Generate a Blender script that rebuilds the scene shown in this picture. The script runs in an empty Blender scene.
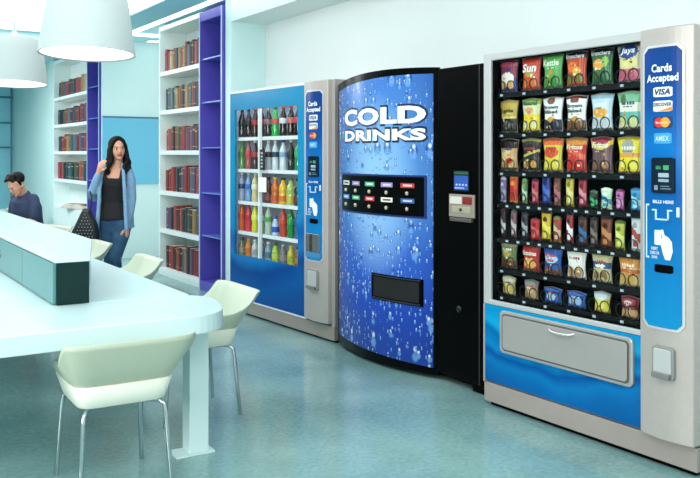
import bpy, math, random
from mathutils import Vector, Matrix
random.seed(7)
sc = bpy.context.scene
COL = sc.collection
PI = math.pi
R = math.radians

# ------------------------------------------------------------------ camera, world, lights, exposure
EYE = 1.48
YAW = math.atan(530 / 846.0)
cam_d = bpy.data.cameras.new('camera')
cam = bpy.data.objects.new('camera', cam_d); COL.objects.link(cam)
cam.location = (0, 0, EYE); cam.rotation_euler = (R(90), 0, -YAW)
cam_d.sensor_fit = 'HORIZONTAL'; cam_d.sensor_width = 36
cam_d.lens = 846 / 700 * 36; cam_d.shift_y = (154 - 239) / 700
cam_d.clip_start = .05; cam_d.clip_end = 200
sc.camera = cam

w = bpy.data.worlds.new('world'); sc.world = w; w.use_nodes = True
bg = w.node_tree.nodes['Background']
bg.inputs[0].default_value = (.93, .945, .94, 1); bg.inputs[1].default_value = .93

def area(name, loc, target, size, size_y, power, color=(1, 1, 1)):
    d = bpy.data.lights.new(name, 'AREA'); d.shape = 'RECTANGLE'; d.size = size; d.size_y = size_y
    d.energy = power; d.color = color
    o = bpy.data.objects.new(name, d); COL.objects.link(o); o.location = loc
    o.rotation_euler = (Vector(target) - Vector(loc)).to_track_quat('-Z', 'Y').to_euler()
    return o
area('fill_light_side', (-3.5, 2.0, 2.3), (3.4, 4.5, 1.1), 4.0, 2.0, 250, (1, .97, .94))  # fill light added inside the room; there is no window here
area('fill_light_far', (1.0, 13.5, 3.0), (1.6, 13.0, .3), 3.0, 3.0, 230, (1, 1, 1))  # unseen fill light added to brighten the far end
area('fill_light_near', (1.2, 1.0, 3.0), (2.6, 3.4, .6), 2.4, 1.2, 70, (1, .97, .94))  # unseen fill light added over the near end

sc.view_settings.view_transform = 'Standard'; sc.view_settings.look = 'None'
sc.view_settings.exposure = 0.13; sc.view_settings.gamma = 1.0
sc.view_settings.use_curve_mapping = False

# ------------------------------------------------------------------ materials
def lin(h):
    h = h.lstrip('#'); out = []
    for i in (0, 2, 4):
        c = int(h[i:i+2], 16) / 255
        out.append(c / 12.92 if c <= .04045 else ((c + .055) / 1.055) ** 2.4)
    return (*out, 1)
MC = {}
def mat(hexc, rough=.5, metal=0.0, var=.0, vs=8.0, bump=0.0, coat=0.0, key='', spec=None):
    k = (hexc, rough, metal, var, vs, bump, coat, key, spec)
    if k in MC: return MC[k]
    m = bpy.data.materials.new('m_' + hexc + key); m.use_nodes = True
    nt = m.node_tree; b = nt.nodes['Principled BSDF']
    c = lin(hexc)
    b.inputs['Base Color'].default_value = c
    b.inputs['Roughness'].default_value = rough; b.inputs['Metallic'].default_value = metal
    if coat: b.inputs['Coat Weight'].default_value = coat
    if spec is not None: b.inputs['Specular IOR Level'].default_value = spec
    if var or bump:
        tc = nt.nodes.new('ShaderNodeTexCoord'); n = nt.nodes.new('ShaderNodeTexNoise')
        n.inputs['Scale'].default_value = vs; n.inputs['Detail'].default_value = 4
        nt.links.new(tc.outputs['Object'], n.inputs['Vector'])
        if var:
            r = nt.nodes.new('ShaderNodeValToRGB')
            r.color_ramp.elements[0].position = .3; r.color_ramp.elements[1].position = .7
            r.color_ramp.elements[0].color = (*[x * (1 - var) for x in c[:3]], 1)
            r.color_ramp.elements[1].color = (*[min(1, x * (1 + var)) for x in c[:3]], 1)
            nt.links.new(n.outputs['Fac'], r.inputs[0]); nt.links.new(r.outputs[0], b.inputs['Base Color'])
        if bump:
            bm = nt.nodes.new('ShaderNodeBump'); bm.inputs['Strength'].default_value = bump
            bm.inputs['Distance'].default_value = .01
            nt.links.new(n.outputs['Fac'], bm.inputs['Height']); nt.links.new(bm.outputs[0], b.inputs['Normal'])
    MC[k] = m; return m
def emis(hexc, s, key=''):
    k = ('e', hexc, s)
    if k in MC: return MC[k]
    m = bpy.data.materials.new('glow_' + hexc); m.use_nodes = True
    b = m.node_tree.nodes['Principled BSDF']
    b.inputs['Base Color'].default_value = lin(hexc); b.inputs['Emission Color'].default_value = lin(hexc)
    b.inputs['Emission Strength'].default_value = s; MC[k] = m; return m
def glass_mat(tint='FBFDFD', refl=.008):
    m = bpy.data.materials.new('clear_glass'); m.use_nodes = True; nt = m.node_tree
    nt.nodes.clear()
    o = nt.nodes.new('ShaderNodeOutputMaterial'); t = nt.nodes.new('ShaderNodeBsdfTransparent')
    g = nt.nodes.new('ShaderNodeBsdfGlossy'); g.inputs['Roughness'].default_value = .03
    mx = nt.nodes.new('ShaderNodeMixShader'); mx.inputs[0].default_value = refl
    t.inputs[0].default_value = lin(tint)
    nt.links.new(t.outputs[0], mx.inputs[1]); nt.links.new(g.outputs[0], mx.inputs[2]); nt.links.new(mx.outputs[0], o.inputs[0])
    return m
def ramp_mat(name, stops, axis='Z', lo=0., hi=1., wave=(0, 0), rough=.25, noise=0.0, interp='LINEAR', tilt=0.0):
    """printed graphic: colour bands running up the panel with a wavy border"""
    m = bpy.data.materials.new(name); m.use_nodes = True; nt = m.node_tree; b = nt.nodes['Principled BSDF']
    tc = nt.nodes.new('ShaderNodeTexCoord'); sp = nt.nodes.new('ShaderNodeSeparateXYZ')
    nt.links.new(tc.outputs['Object'], sp.inputs[0])
    def M(op, a, bb=None, c=None):
        n = nt.nodes.new('ShaderNodeMath'); n.operation = op
        for i, v in enumerate((a, bb, c)):
            if v is None: continue
            if isinstance(v, (int, float)): n.inputs[i].default_value = v
            else: nt.links.new(v, n.inputs[i])
        return n.outputs[0]
    sn = M('SINE', M('MULTIPLY', sp.outputs['X'], wave[0]))
    z = M('MULTIPLY_ADD', sn, wave[1], sp.outputs[axis])
    z = M('MULTIPLY_ADD', sp.outputs['X'], tilt, z)
    if noise:
        n = nt.nodes.new('ShaderNodeTexNoise'); n.inputs['Scale'].default_value = 3; nt.links.new(tc.outputs['Object'], n.inputs['Vector'])
        z = M('MULTIPLY_ADD', M('SUBTRACT', n.outputs['Fac'], .5), noise, z)
    v = M('DIVIDE', M('SUBTRACT', z, lo), hi - lo)
    r = nt.nodes.new('ShaderNodeValToRGB'); r.color_ramp.interpolation = interp
    els = r.color_ramp.elements
    els[0].position = stops[0][0]; els[0].color = lin(stops[0][1]); els[1].position = stops[-1][0]; els[1].color = lin(stops[-1][1])
    for p, h in stops[1:-1]:
        e = els.new(p); e.color = lin(h)
    nt.links.new(v, r.inputs[0]); nt.links.new(r.outputs[0], b.inputs['Base Color'])
    b.inputs['Roughness'].default_value = rough; b.inputs['Specular IOR Level'].default_value = .22
    return m
WHITE = mat('F2FAFA', .45); LAM = mat('D6EBEB', .25, var=.02, vs=3)
SILVER = mat('BDB2AC', .38, .25, var=.03, vs=30); SILVER_D = mat('9B9997', .4, .3); KICK = mat('AA9D96', .4, .2, var=.04, vs=4)
BLACK = mat('040405', .4, spec=.05); BLACK_G = mat('040404', .2, spec=.10); DARK = mat('17181A', .5)
CHROME = mat('B9C4C6', .15, .95); GLASS = glass_mat()

# ------------------------------------------------------------------ mesh builder
class MB:
    def __init__(s): s.v = []; s.f = []; s.m = []; s.sm = []
    def add(s, vs, fs, mi=0, smooth=False):
        o = len(s.v); s.v += [tuple(p) for p in vs]
        for f in fs: s.f.append([i + o for i in f]); s.m.append(mi); s.sm.append(smooth)
        return s
    def box(s, x0, x1, y0, y1, z0, z1, mi=0, M=None):
        vs = [Vector(p) for p in ((x0,y0,z0),(x1,y0,z0),(x1,y1,z0),(x0,y1,z0),(x0,y0,z1),(x1,y0,z1),(x1,y1,z1),(x0,y1,z1))]
        if M: vs = [M @ p for p in vs]
        return s.add(vs, [(0,3,2,1),(4,5,6,7),(0,1,5,4),(1,2,6,5),(2,3,7,6),(3,0,4,7)], mi)
    def prism(s, poly, z0, z1, mi=0, plane='xy'):
        n = len(poly)
        if plane == 'xy': a = [(x, y, z0) for x, y in poly]; b = [(x, y, z1) for x, y in poly]
        else: a = [(x, z0, z) for x, z in poly]; b = [(x, z1, z) for x, z in poly]   # z0,z1 are y values
        fs = [tuple(range(n))[::-1], tuple(range(n, 2*n))] + [(i, (i+1) % n, n+(i+1) % n, n+i) for i in range(n)]
        if plane != 'xy': fs = [f[::-1] for f in fs]
        return s.add(a + b, fs, mi)
    def lathe(s, prof, seg=24, c=(0,0,0), mi=0, smooth=True, cap=True):
        vs = []; fs = []
        for r, z in prof:
            for k in range(seg):
                a = 2*PI*k/seg; vs.append((c[0]+r*math.cos(a), c[1]+r*math.sin(a), c[2]+z))
        for i in range(len(prof)-1):
            for k in range(seg):
                k2 = (k+1) % seg; fs.append((i*seg+k, i*seg+k2, (i+1)*seg+k2, (i+1)*seg+k))
        if cap: fs.append(tuple(range(seg))[::-1]); fs.append(tuple((len(prof)-1)*seg+k for k in range(seg)))
        return s.add(vs, fs, mi, smooth)
    def tube(s, pts, rad, seg=10, mi=0, cap=True):
        pts = [Vector(p) for p in pts]; n = len(pts)
        if isinstance(rad, (int, float)): rad = [rad]*n
        t0 = (pts[1]-pts[0]).normalized()
        up = Vector((0,0,1)) if abs(t0.z) < .9 else Vector((0,1,0))
        u = (up - t0*up.dot(t0)).normalized(); rings = []
        for i in range(n):
            a = pts[max(0, i-1)]; b = pts[min(n-1, i+1)]
            t = (b-a).normalized() if (b-a).length > 1e-9 else t0
            u = (u - t*u.dot(t)).normalized(); vv = t.cross(u)
            r = rad[i]; ra, rb = (r if isinstance(r, tuple) else (r, r))
            rings.append([pts[i] + u*ra*math.cos(2*PI*k/seg) + vv*rb*math.sin(2*PI*k/seg) for k in range(seg)])
        if cap:
            def dome(ring, c, d):
                out = []
                for q in (.5, .85):
                    k = math.sqrt(1-q*q); rr = (ring[0]-c).length
                    out.append([c + (p-c)*k + d*rr*q for p in ring])
                return out
            ta = (pts[0]-pts[1]).normalized(); tb = (pts[-1]-pts[-2]).normalized()
            rings = dome(rings[0], pts[0], ta)[::-1] + rings + dome(rings[-1], pts[-1], tb)
        vs = [p for r_ in rings for p in r_]; fs = []
        for i in range(len(rings)-1):
            for k in range(seg):
                k2 = (k+1) % seg; fs.append((i*seg+k, i*seg+k2, (i+1)*seg+k2, (i+1)*seg+k))
        fs.append(tuple(range(seg))[::-1]); fs.append(tuple((len(rings)-1)*seg+k for k in range(seg)))
        return s.add(vs, fs, mi, True)
    def ball(s, c, r, seg=14, mi=0, M=None):
        rx, ry, rz = r if isinstance(r, tuple) else (r, r, r); vs = []; fs = []; n = seg//2
        for i in range(1, n):
            th = PI*i/n
            for k in range(seg):
                a = 2*PI*k/seg; vs.append(Vector((rx*math.sin(th)*math.cos(a), ry*math.sin(th)*math.sin(a), rz*math.cos(th))))
        for i in range(n-2):
            for k in range(seg):
                k2 = (k+1) % seg; fs.append((i*seg+k, (i+1)*seg+k, (i+1)*seg+k2, i*seg+k2))
        vs += [Vector((0,0,rz)), Vector((0,0,-rz))]; t = len(vs)-2
        for k in range(seg):
            k2 = (k+1) % seg; fs.append((t, k, k2)); fs.append((t+1, (n-2)*seg+k2, (n-2)*seg+k))
        if M: vs = [M @ p for p in vs]
        return s.add([p + Vector(c) for p in vs], fs, mi, True)
    def build(s, name, mats, parent=None, bevel=0, M=None, seg=2):
        me = bpy.data.meshes.new(name)
        vs = [tuple(M @ Vector(p)) for p in s.v] if M else s.v
        me.from_pydata(vs, [], s.f)
        if not isinstance(mats, (list, tuple)): mats = [mats]
        for m in mats: me.materials.append(m)
        me.polygons.foreach_set('material_index', s.m); me.polygons.foreach_set('use_smooth', s.sm)
        me.update()
        o = bpy.data.objects.new(name, me); COL.objects.link(o)
        if parent: o.parent = parent
        if bevel:
            b = o.modifiers.new('bevel', 'BEVEL'); b.width = bevel; b.segments = seg; b.limit_method = 'ANGLE'; b.angle_limit = R(50)
        return o
def tag(o, label=None, cat=None, group=None, kind=None):
    if label: o['label'] = label
    if cat: o['category'] = cat
    if group: o['group'] = group
    if kind: o['kind'] = kind
    return o
def thing(name, label, cat, loc=(0,0,0), rz=0, group=None):
    o = bpy.data.objects.new(name, None); COL.objects.link(o); o.location = loc; o.rotation_euler = (0,0,rz)
    o.empty_display_size = .1
    return tag(o, label, cat, group)
def struct(name, mb, m, bevel=0):
    return tag(mb.build(name, m, None, bevel), kind='structure')
def bx(*a): return MB().box(*a)
def copy_tree(o, parent=None):
    c = o.copy(); COL.objects.link(c)
    if parent: c.parent = parent
    for ch in list(o.children): copy_tree(ch, c)
    return c
def rrect(x0, x1, z0, z1, r, n=5):
    out = []
    for cx, cz, a0 in ((x1-r, z0+r, -90), (x1-r, z1-r, 0), (x0+r, z1-r, 90), (x0+r, z0+r, 180)):
        for k in range(n+1):
            a = R(a0 + 90*k/n); out.append((cx + r*math.cos(a), cz + r*math.sin(a)))
    return out
def text2d(s, bold=0.0, italic=0.0, lines=1.0):
    cu = bpy.data.curves.new('t', 'FONT'); cu.body = s; cu.size = 1; cu.offset = bold; cu.shear = italic
    cu.align_x = 'CENTER'; cu.space_line = lines; cu.resolution_u = 3; cu.space_character = 1.0 + bold*1.5
    ob = bpy.data.objects.new('t', cu); COL.objects.link(ob)
    dg = bpy.context.evaluated_depsgraph_get(); me = ob.evaluated_get(dg).to_mesh()
    vs = [(v.co.x, v.co.y) for v in me.vertices]; fs = [tuple(p.vertices) for p in me.polygons]
    ob.evaluated_get(dg).to_mesh_clear(); bpy.data.objects.remove(ob); bpy.data.curves.remove(cu)
    return vs, fs
def lettering(name, s, rect, m, parent, y=0.0, yf=None, bold=0.0, italic=0.0, grow=0.0, lines=1.0, yz=None):
    """flat printed letters filling rect=(x0,x1,z0,z1) on the surface y (or y=yf(x))"""
    vs, fs = text2d(s, bold, italic, lines)
    xs = [v[0] for v in vs]; ys = [v[1] for v in vs]
    x0, x1, z0, z1 = rect; x0 -= grow; x1 += grow; z0 -= grow; z1 += grow
    ax, bx_, ay, by = min(xs), max(xs), min(ys), max(ys); out = []
    for px, py in vs:
        x = x0 + (px-ax)/(bx_-ax)*(x1-x0); z = z0 + (py-ay)/(by-ay)*(z1-z0)
        out.append((x, yz(x, z) if yz else (yf(x) if yf else y), z))
    mb = MB().add(out, fs)
    return mb.build(name, m, parent)

# ------------------------------------------------------------------ the setting
CEIL = 3.08
def floor_mat():
    m = bpy.data.materials.new('teal_terrazzo_floor'); m.use_nodes = True; nt = m.node_tree; b = nt.nodes['Principled BSDF']
    tc = nt.nodes.new('ShaderNodeTexCoord')
    n = nt.nodes.new('ShaderNodeTexNoise'); n.inputs['Scale'].default_value = 38; n.inputs['Detail'].default_value = 6
    n2 = nt.nodes.new('ShaderNodeTexNoise'); n2.inputs['Scale'].default_value = 1.3; n2.inputs['Detail'].default_value = 3
    mx = nt.nodes.new('ShaderNodeMath'); mx.operation = 'MULTIPLY_ADD'; mx.inputs[1].default_value = .55
    for q in (n, n2): nt.links.new(tc.outputs['Object'], q.inputs['Vector'])
    nt.links.new(n.outputs['Fac'], mx.inputs[0]); nt.links.new(n2.outputs['Fac'], mx.inputs[2])
    r = nt.nodes.new('ShaderNodeValToRGB'); r.color_ramp.elements[0].position = .55; r.color_ramp.elements[1].position = 1.0
    r.color_ramp.elements[0].color = lin('6E9494'); r.color_ramp.elements[1].color = lin('9BBCB9')
    nt.links.new(mx.outputs[0], r.inputs[0]); nt.links.new(r.outputs[0], b.inputs['Base Color'])
    b.inputs['Roughness'].default_value = .15
    return m
struct('floor', bx(-6, 4.6, -2, 19, -.1, 0), floor_mat())
CEILM = mat('BCEEF6', .6, var=.02, vs=1); WALLW = mat('E6EEED', .6, var=.015, vs=1.5); WALLC = mat('D3F2F0', .6, var=.015, vs=1.5)
struct('ceiling', bx(-6, 4.6, -2, 19, CEIL, CEIL+.1), CEILM)
struct('wall_right', bx(3.945, 4.15, -2, 8.08, 0, CEIL), WALLW)
struct('trim_1', bx(3.55, 3.944, -2, 7.95, 2.83, CEIL), mat('E4F0EF', .6))            # soffit above the machines
struct('trim_2', bx(3.55, 3.944, 7.951, 8.09, 0, CEIL), mat('D2F1F0', .6))            # pillar beside bookcase
struct('wall_back', MB().box(3.346, 4.6, 11.86, 11.92, 0, CEIL-.001), WALLC)
struct('wall_far', MB().box(3.36, 3.6, 14.85, 18.4, 0, CEIL-.001), WALLC)
struct('wall_end', MB().box(-6, 4.6, 18.4, 18.6, 0, CEIL-.001), mat('96DCEC', .4, var=.04, vs=2))
struct('trim_3', MB().box(-6, 3.35, 18.36, 18.399, 2.62, 2.66).box(-6, 3.35, 18.36, 18.399, 2.10, 2.13).box(-6, 3.35, 18.36, 18.399, 1.60, 1.63), mat('2A7F98', .5))
struct('trim_4', MB().box(3.28, 3.31, 18.2, 18.23, 0, CEIL-.001), mat('5C8088', .5))
struct('added_wall_left', bx(-6, -5.9, -2, 18.39, 0, CEIL-.001), mat('B8DCDC', .6))  # unseen wall, added to cut the world light from the left
# blue panel on the wall of the recess
p = bx(3.34, 4.3, 11.83, 11.859, 1.05, 1.99)
tag(p.build('wall_panel', mat('6AC2E0', .35, var=.02, vs=1), None, .004), 'flat blue panel on the recess wall behind the standing woman', 'panel')
struct('trim_5', bx(3.34, 4.3, 11.825, 11.859, 1.995, 2.01), mat('2B6E9C', .5))
struct('trim_6', bx(2.951, 3.30, 3, 12, CEIL-.055, CEIL-.001), mat('A8E6F2', .6))
struct('trim_7', bx(-4, 2.95, 11.25, 11.7, CEIL-.14, CEIL-.001), mat('B4EAF2', .6))
# luminous ceiling
g = bx(-1.2, 2.94, 4.0, 11.2, CEIL-.03, CEIL-.004)
t = thing('ceiling_light', 'large glowing white ceiling panel above the pendant lamps', 'ceiling light', (0,0,0))
g.build('diffuser', emis('FFFFFF', 1.5), t)
MB().box(2.941, 2.95, 3.99, 11.21, CEIL-.05, CEIL-.002).box(-1.2, 2.941, 11.201, 11.21, CEIL-.05, CEIL-.002).build('frame', WHITE, t)
t = thing('strip_light', 'narrow white light strip running along the ceiling above bookcase', 'ceiling light')
bx(3.38, 3.50, 3, 10.95, CEIL-.02, CEIL-.003).build('diffuser', emis('FFFFFF', 2.2), t)
bx(3.372, 3.379, 3, 10.95, CEIL-.025, CEIL-.002).build('frame', WHITE, t)
t = thing('strip_light', 'short white light strip crossing the ceiling of the recess', 'ceiling light')
bx(3.38, 4.4, 10.97, 11.09, CEIL-.02, CEIL-.003).build('diffuser', emis('FFFFFF', 2.2), t)
bx(3.38, 4.4, 11.091, 11.098, CEIL-.025, CEIL-.002).build('frame', WHITE, t)
t = thing('downlight', 'small round recessed downlight in the recess ceiling', 'ceiling light', (4.0, 11.6, CEIL-.001))
MB().lathe([(.10, -.012), (.10, 0)], 24).build('diffuser', emis('FFFFFF', 2.5), t)
MB().lathe([(.10, -.014), (.125, -.014), (.125, 0), (.10, 0), (.10, -.014)], 24, cap=False).build('ring', WHITE, t)

# ------------------------------------------------------------------ bookcases and books
BCW = mat('E9F8F7', .4); BLUE = mat('5E58BC', .35, var=.04, vs=3); BLUE_D = mat('2C2E9C', .4)
BOOKC = [('3A2420','dark brown'),('6E2622','maroon'),('8A2A24','red'),('22324E','navy'),('2B5A5C','teal'),('15181C','black'),
         ('94784C','tan'),('3E5A3A','green'),('5C4B6A','purple grey'),('B0A078','cream'),('7A4A2A','leather brown'),('8A2F3E','wine red'),('4B6372','slate blue'),('9C463C','salmon pink')]
def bookcase(label, X, y_near, y_blue, y_far, zs, depth, label2):
    """a wall bookcase facing -X; the blue bay is nearest"""
    t = thing('bookcase', label, 'bookcase', (X, y_near, 0))
    D = depth; a = y_blue - y_near; b = y_far - y_near
    m = MB().box(D-.02, D, a, b, 0, 3.04).box(0, D-.02, a, a+.02, 0, 3.04).box(0, D-.02, b-.04, b, 0, 3.04).box(0, D-.02, a+.02, b-.04, 2.985, 3.04).box(0.001, D-.02, a+.02, b-.04, 0, zs[-1]-.05 if zs[-1] > .06 else .03)
    m.build('carcass', BCW, t, .003)
    for z in zs: bx(-.004, D-.02, a+.02, b-.04, z-.05, z).build('shelf', mat('F4FCFC', .35), t, .003)
    t2 = thing('shelf_tower', label2, 'shelf unit', (X, y_near, 0))
    m = MB().box(D-.02, D, 0.01, a-.003, 0, 3.02).box(-.03, D-.02, 0.01, .03, 0, 3.02).box(-.03, D-.02, a-.025, a-.003, 0, 3.02).box(-.03, D-.02, .03, a-.025, 2.92, 3.02).box(-.03, D-.02, .03, a-.025, 0, .1)
    m.build('carcass', BLUE, t2, .003)
    for z in zs[:-1]: bx(-.01, D-.02, .03, a-.025, z+.02, z+.035).build('shelf', mat('6C86D8', .15), t2)
    for s in (0.02, a-.014): bx(-.036, -.03, s-.008, s+.008, 0, 3.02).build('edge_strip', mat('B9D3F0', .3), t2)
    return t
ZR = [2.482, 2.01, 1.52, 1.03, .566, .09]; ZL = [2.42, 1.966, 1.524, 1.07, .625]
bookcase('tall white bookcase full of books beside the glass-front drinks machine', 3.55, 8.10, 8.73, 10.12, ZR, .37, 'tall bright blue open shelf tower beside the glass-front drinks machine')
bookcase('tall white bookcase behind the seated man, partly hidden by the standing woman', 3.35, 11.93, 12.57, 14.82, ZL, .30, 'blue open shelf tower behind the standing woman')
ORD = ['first','second','third','fourth','fifth','sixth','seventh','eighth','ninth','tenth','eleventh','twelfth','thirteenth','fourteenth','fifteenth','sixteenth','seventeenth']
def book_mesh(w_, d, h, c):
    """w_ along y (thickness), spine towards -x"""
    m = MB(); r = .006
    sp = [(0.012, -w_/2), (.003, -w_*.38), (0, 0), (.003, w_*.38), (0.012, w_/2)]
    m.prism([(d, -w_/2)] + [(x, y) for x, y in sp] + [(d, w_/2)][:1], 0, h, 0)
    m.box(.012, d-.01, -w_*.38, w_*.38, h, h+.002, 1)
    for z0, z1 in ((.14, .17), (.76, .82)):
        m.box(-.002, .004, -w_*.36, w_*.36, h*z0, h*z1, 2)
    return m
def fill(caseword, X, y_left, y_right, zs, n, hmax, tint=0):
    for si, z in enumerate(zs):
        y = y_left; k = 0; prev = -1
        ws = [random.uniform(.75, 1.25) for _ in range(n)]; tot = sum(ws); span = y_left - y_right
        group = '%s books on its %s shelf' % (caseword, ORD[si])
        for i in range(n):
            th = ws[i]/tot*span
            ci = random.choice([0,0,0,1,1,1,2,2,3,3,4,5,5,5,6,7,8,9,10,10,11,12,13])
            while ci == prev: ci = random.randrange(len(BOOKC))
            prev = ci; hx, cn = BOOKC[ci]
            h = hmax*(random.uniform(.74, .86) + .14*i/n + (.06 if random.random() < .2 else 0))
            bc = random.choice(['B8A070', 'A07838', hx, hx])
            o = book_mesh(th*.94, .21, h, hx).build('book', [mat(hx, .5), mat('EADFC8', .8), mat(bc, .5)])
            o.location = (X + .05 + random.uniform(0, .02), y - th/2, z + .0005)
            tall = 'tall ' if h > hmax*.93 else ('short ' if h < hmax*.8 else '')
            tag(o, '%s%s book, %s from the left on the %s shelf down, %s bookcase' % (tall, cn, ORD[i], ORD[si], 'near' if caseword == 'near' else 'far'), 'book', group)
            y -= th
fill('near', 3.55, 10.05, 8.765, ZR, 16, .32)
fill('far', 3.35, 14.74, 12.62, ZL[:4], 13, .30)
# open book
t = thing('open_book', 'open white book lying on the empty lowest visible shelf behind the woman', 'book', (3.46, 13.5, ZL[4]+.001), R(12))
for s in (-1, 1):
    m = MB(); pts = [(0, 0), (.05, .035), (.16, .04), (.26, .02), (.26, .0), (0, 0)]
    prof = [(0, .004), (.08, .07), (.20, .075), (.36, .03), (.36, .004)]
    m.add([(x_, s*a_, b_) for x_ in (-.14, .13) for a_, b_ in prof], [(i, i+1, i+6, i+5) for i in range(4)] + [(4, 0, 5, 9), (0, 1, 2, 3, 4), (5, 6, 7, 8, 9)])
    m.build('page_block', mat('D8CCC2', .7), t)
bx(-.150, .145, -.375, .375, 0, .004).build('cover', mat('8A5A4C', .5), t)
for q in (-1, 1): bx(-.10, .06, q*.20-.08, q*.20+.08, .0745, .0755).build('picture', mat('A07868', .6), t)

# ------------------------------------------------------------------ pendant lamps
SHADE = mat('B2BFBE', .55, spec=.2)
def pendant(label, loc):
    t = thing('pendant_lamp', label, 'lamp', loc, 0, 'big white pendant lamps over the table')
    t.rotation_euler = Matrix.Rotation(R(-3.4), 4, Vector((math.cos(YAW), -math.sin(YAW), 0))).to_euler()
    m = MB(); prof = [(.38, 0), (.372, .06), (.35, .22), (.325, .38), (.305, .50), (.28, .535), (.10, .55), (.02, .555), (.02, .545), (.10, .538), (.27, .522), (.295, .49), (.315, .38), (.34, .22), (.362, .06), (.370, 0), (.38, 0)]
    m.lathe(prof, 56, cap=False).build('lamp_shade', SHADE, t)
    MB().lathe([(.368, .012), (.368, .022)], 56).build('diffuser', emis('FFFFFF', 1.6), t)
    MB().tube([(0,0,.55), (0,0,CEIL-loc[2]-.045)], .006, 8).build('cord', mat('7F9CA0', .5), t)
    MB().lathe([(.035, .55), (.03, .60), (.012, .62)], 20).build('cap', WHITE, t)
def at(px, py, z):
    u = (px-350)/846; v = (154-py)/846; tt = (z-EYE)/v; S, C = math.sin(YAW), math.cos(YAW)
    return ((S+u*C)*tt, (C-u*S)*tt, z)
pendant('large white cone pendant lamp hanging nearest, cut off by the top edge', (1.83, 6.925, 2.285))
pendant('white cone pendant lamp hanging farther away at the left edge', (1.884, 10.31, 2.285))

# ------------------------------------------------------------------ table and counter
t = thing('meeting_table', 'white L-shaped work table with thick top and square leg', 'table', (0,0,0))
def bez(a, b, c, n=9): return [tuple((1-t_)**2*a[i] + 2*t_*(1-t_)*b[i] + t_*t_*c[i] for i in (0, 1)) for t_ in [k/n for k in range(n+1)]]
poly = [(-.6, 3.65)] + bez((1.44, 3.65), (1.625, 3.65), (1.68, 3.88)) + bez((1.69, 3.93), (1.77, 4.16), (1.58, 4.248)) + [(-.6, 4.248)]
MB().prism(poly, .652, .74).build('tabletop', LAM, t, .006)
MB().box(.35, 1.655, 4.252, 10.2, .665, .739).build('tabletop', LAM, t, .006)
legm = mat('D8EFEF', .3)
for x, y in ((1.535, 3.93), (1.5, 9.9), (.45, 9.9), (-.5, 3.93)):
    bx(x, x+.10, y, y+.10, .008, .652 if y < 4.5 else .665).build('leg', legm, t, .004)
    bx(x-.07, x+.13, y-.01, y+.11, 0, .008).build('foot_plate', legm, t)
t = thing('counter_cabinet', 'low teal-fronted cabinet with white top standing on the long table', 'cabinet', (0,0,.7405))
cp = [(.975, 4.26), (1.135, 4.26), (1.385, 5.15), (1.40, 9.6), (.975, 9.6)]
ci = [(x + (.004 if x < 1 else -.004), y + (.004 if y < 4.3 else 0)) for x, y in cp]
MB().prism(ci, 0, .205).build('carcass', mat('4F8583', .35), t, .002)
MB().prism([(.970, 4.255), (1.139, 4.255), (1.39, 5.148), (1.405, 9.605), (.970, 9.605)], .206, .226).build('worktop', LAM, t, .003)
bx(.978, 1.134, 4.252, 4.2635, .001, .204).build('end_panel', mat('0D2B2A', .4, var=.05, vs=10, spec=.2), t)
for y0 in [4.262 + .745*k for k in range(7)]:
    d = bx(.962, .9785, y0+.004, y0+.741, .006, .202).build('door', mat('54898A', .35, var=.03, vs=6), t, .002)
    if y0 > 4.9: MB().tube([(.958, y0+.68 + .022*math.sin(a), .11 + .022*math.cos(a)) for a in [2*PI*k/14 for k in range(15)]], .006, 6).build('handle', CHROME, d)

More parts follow.
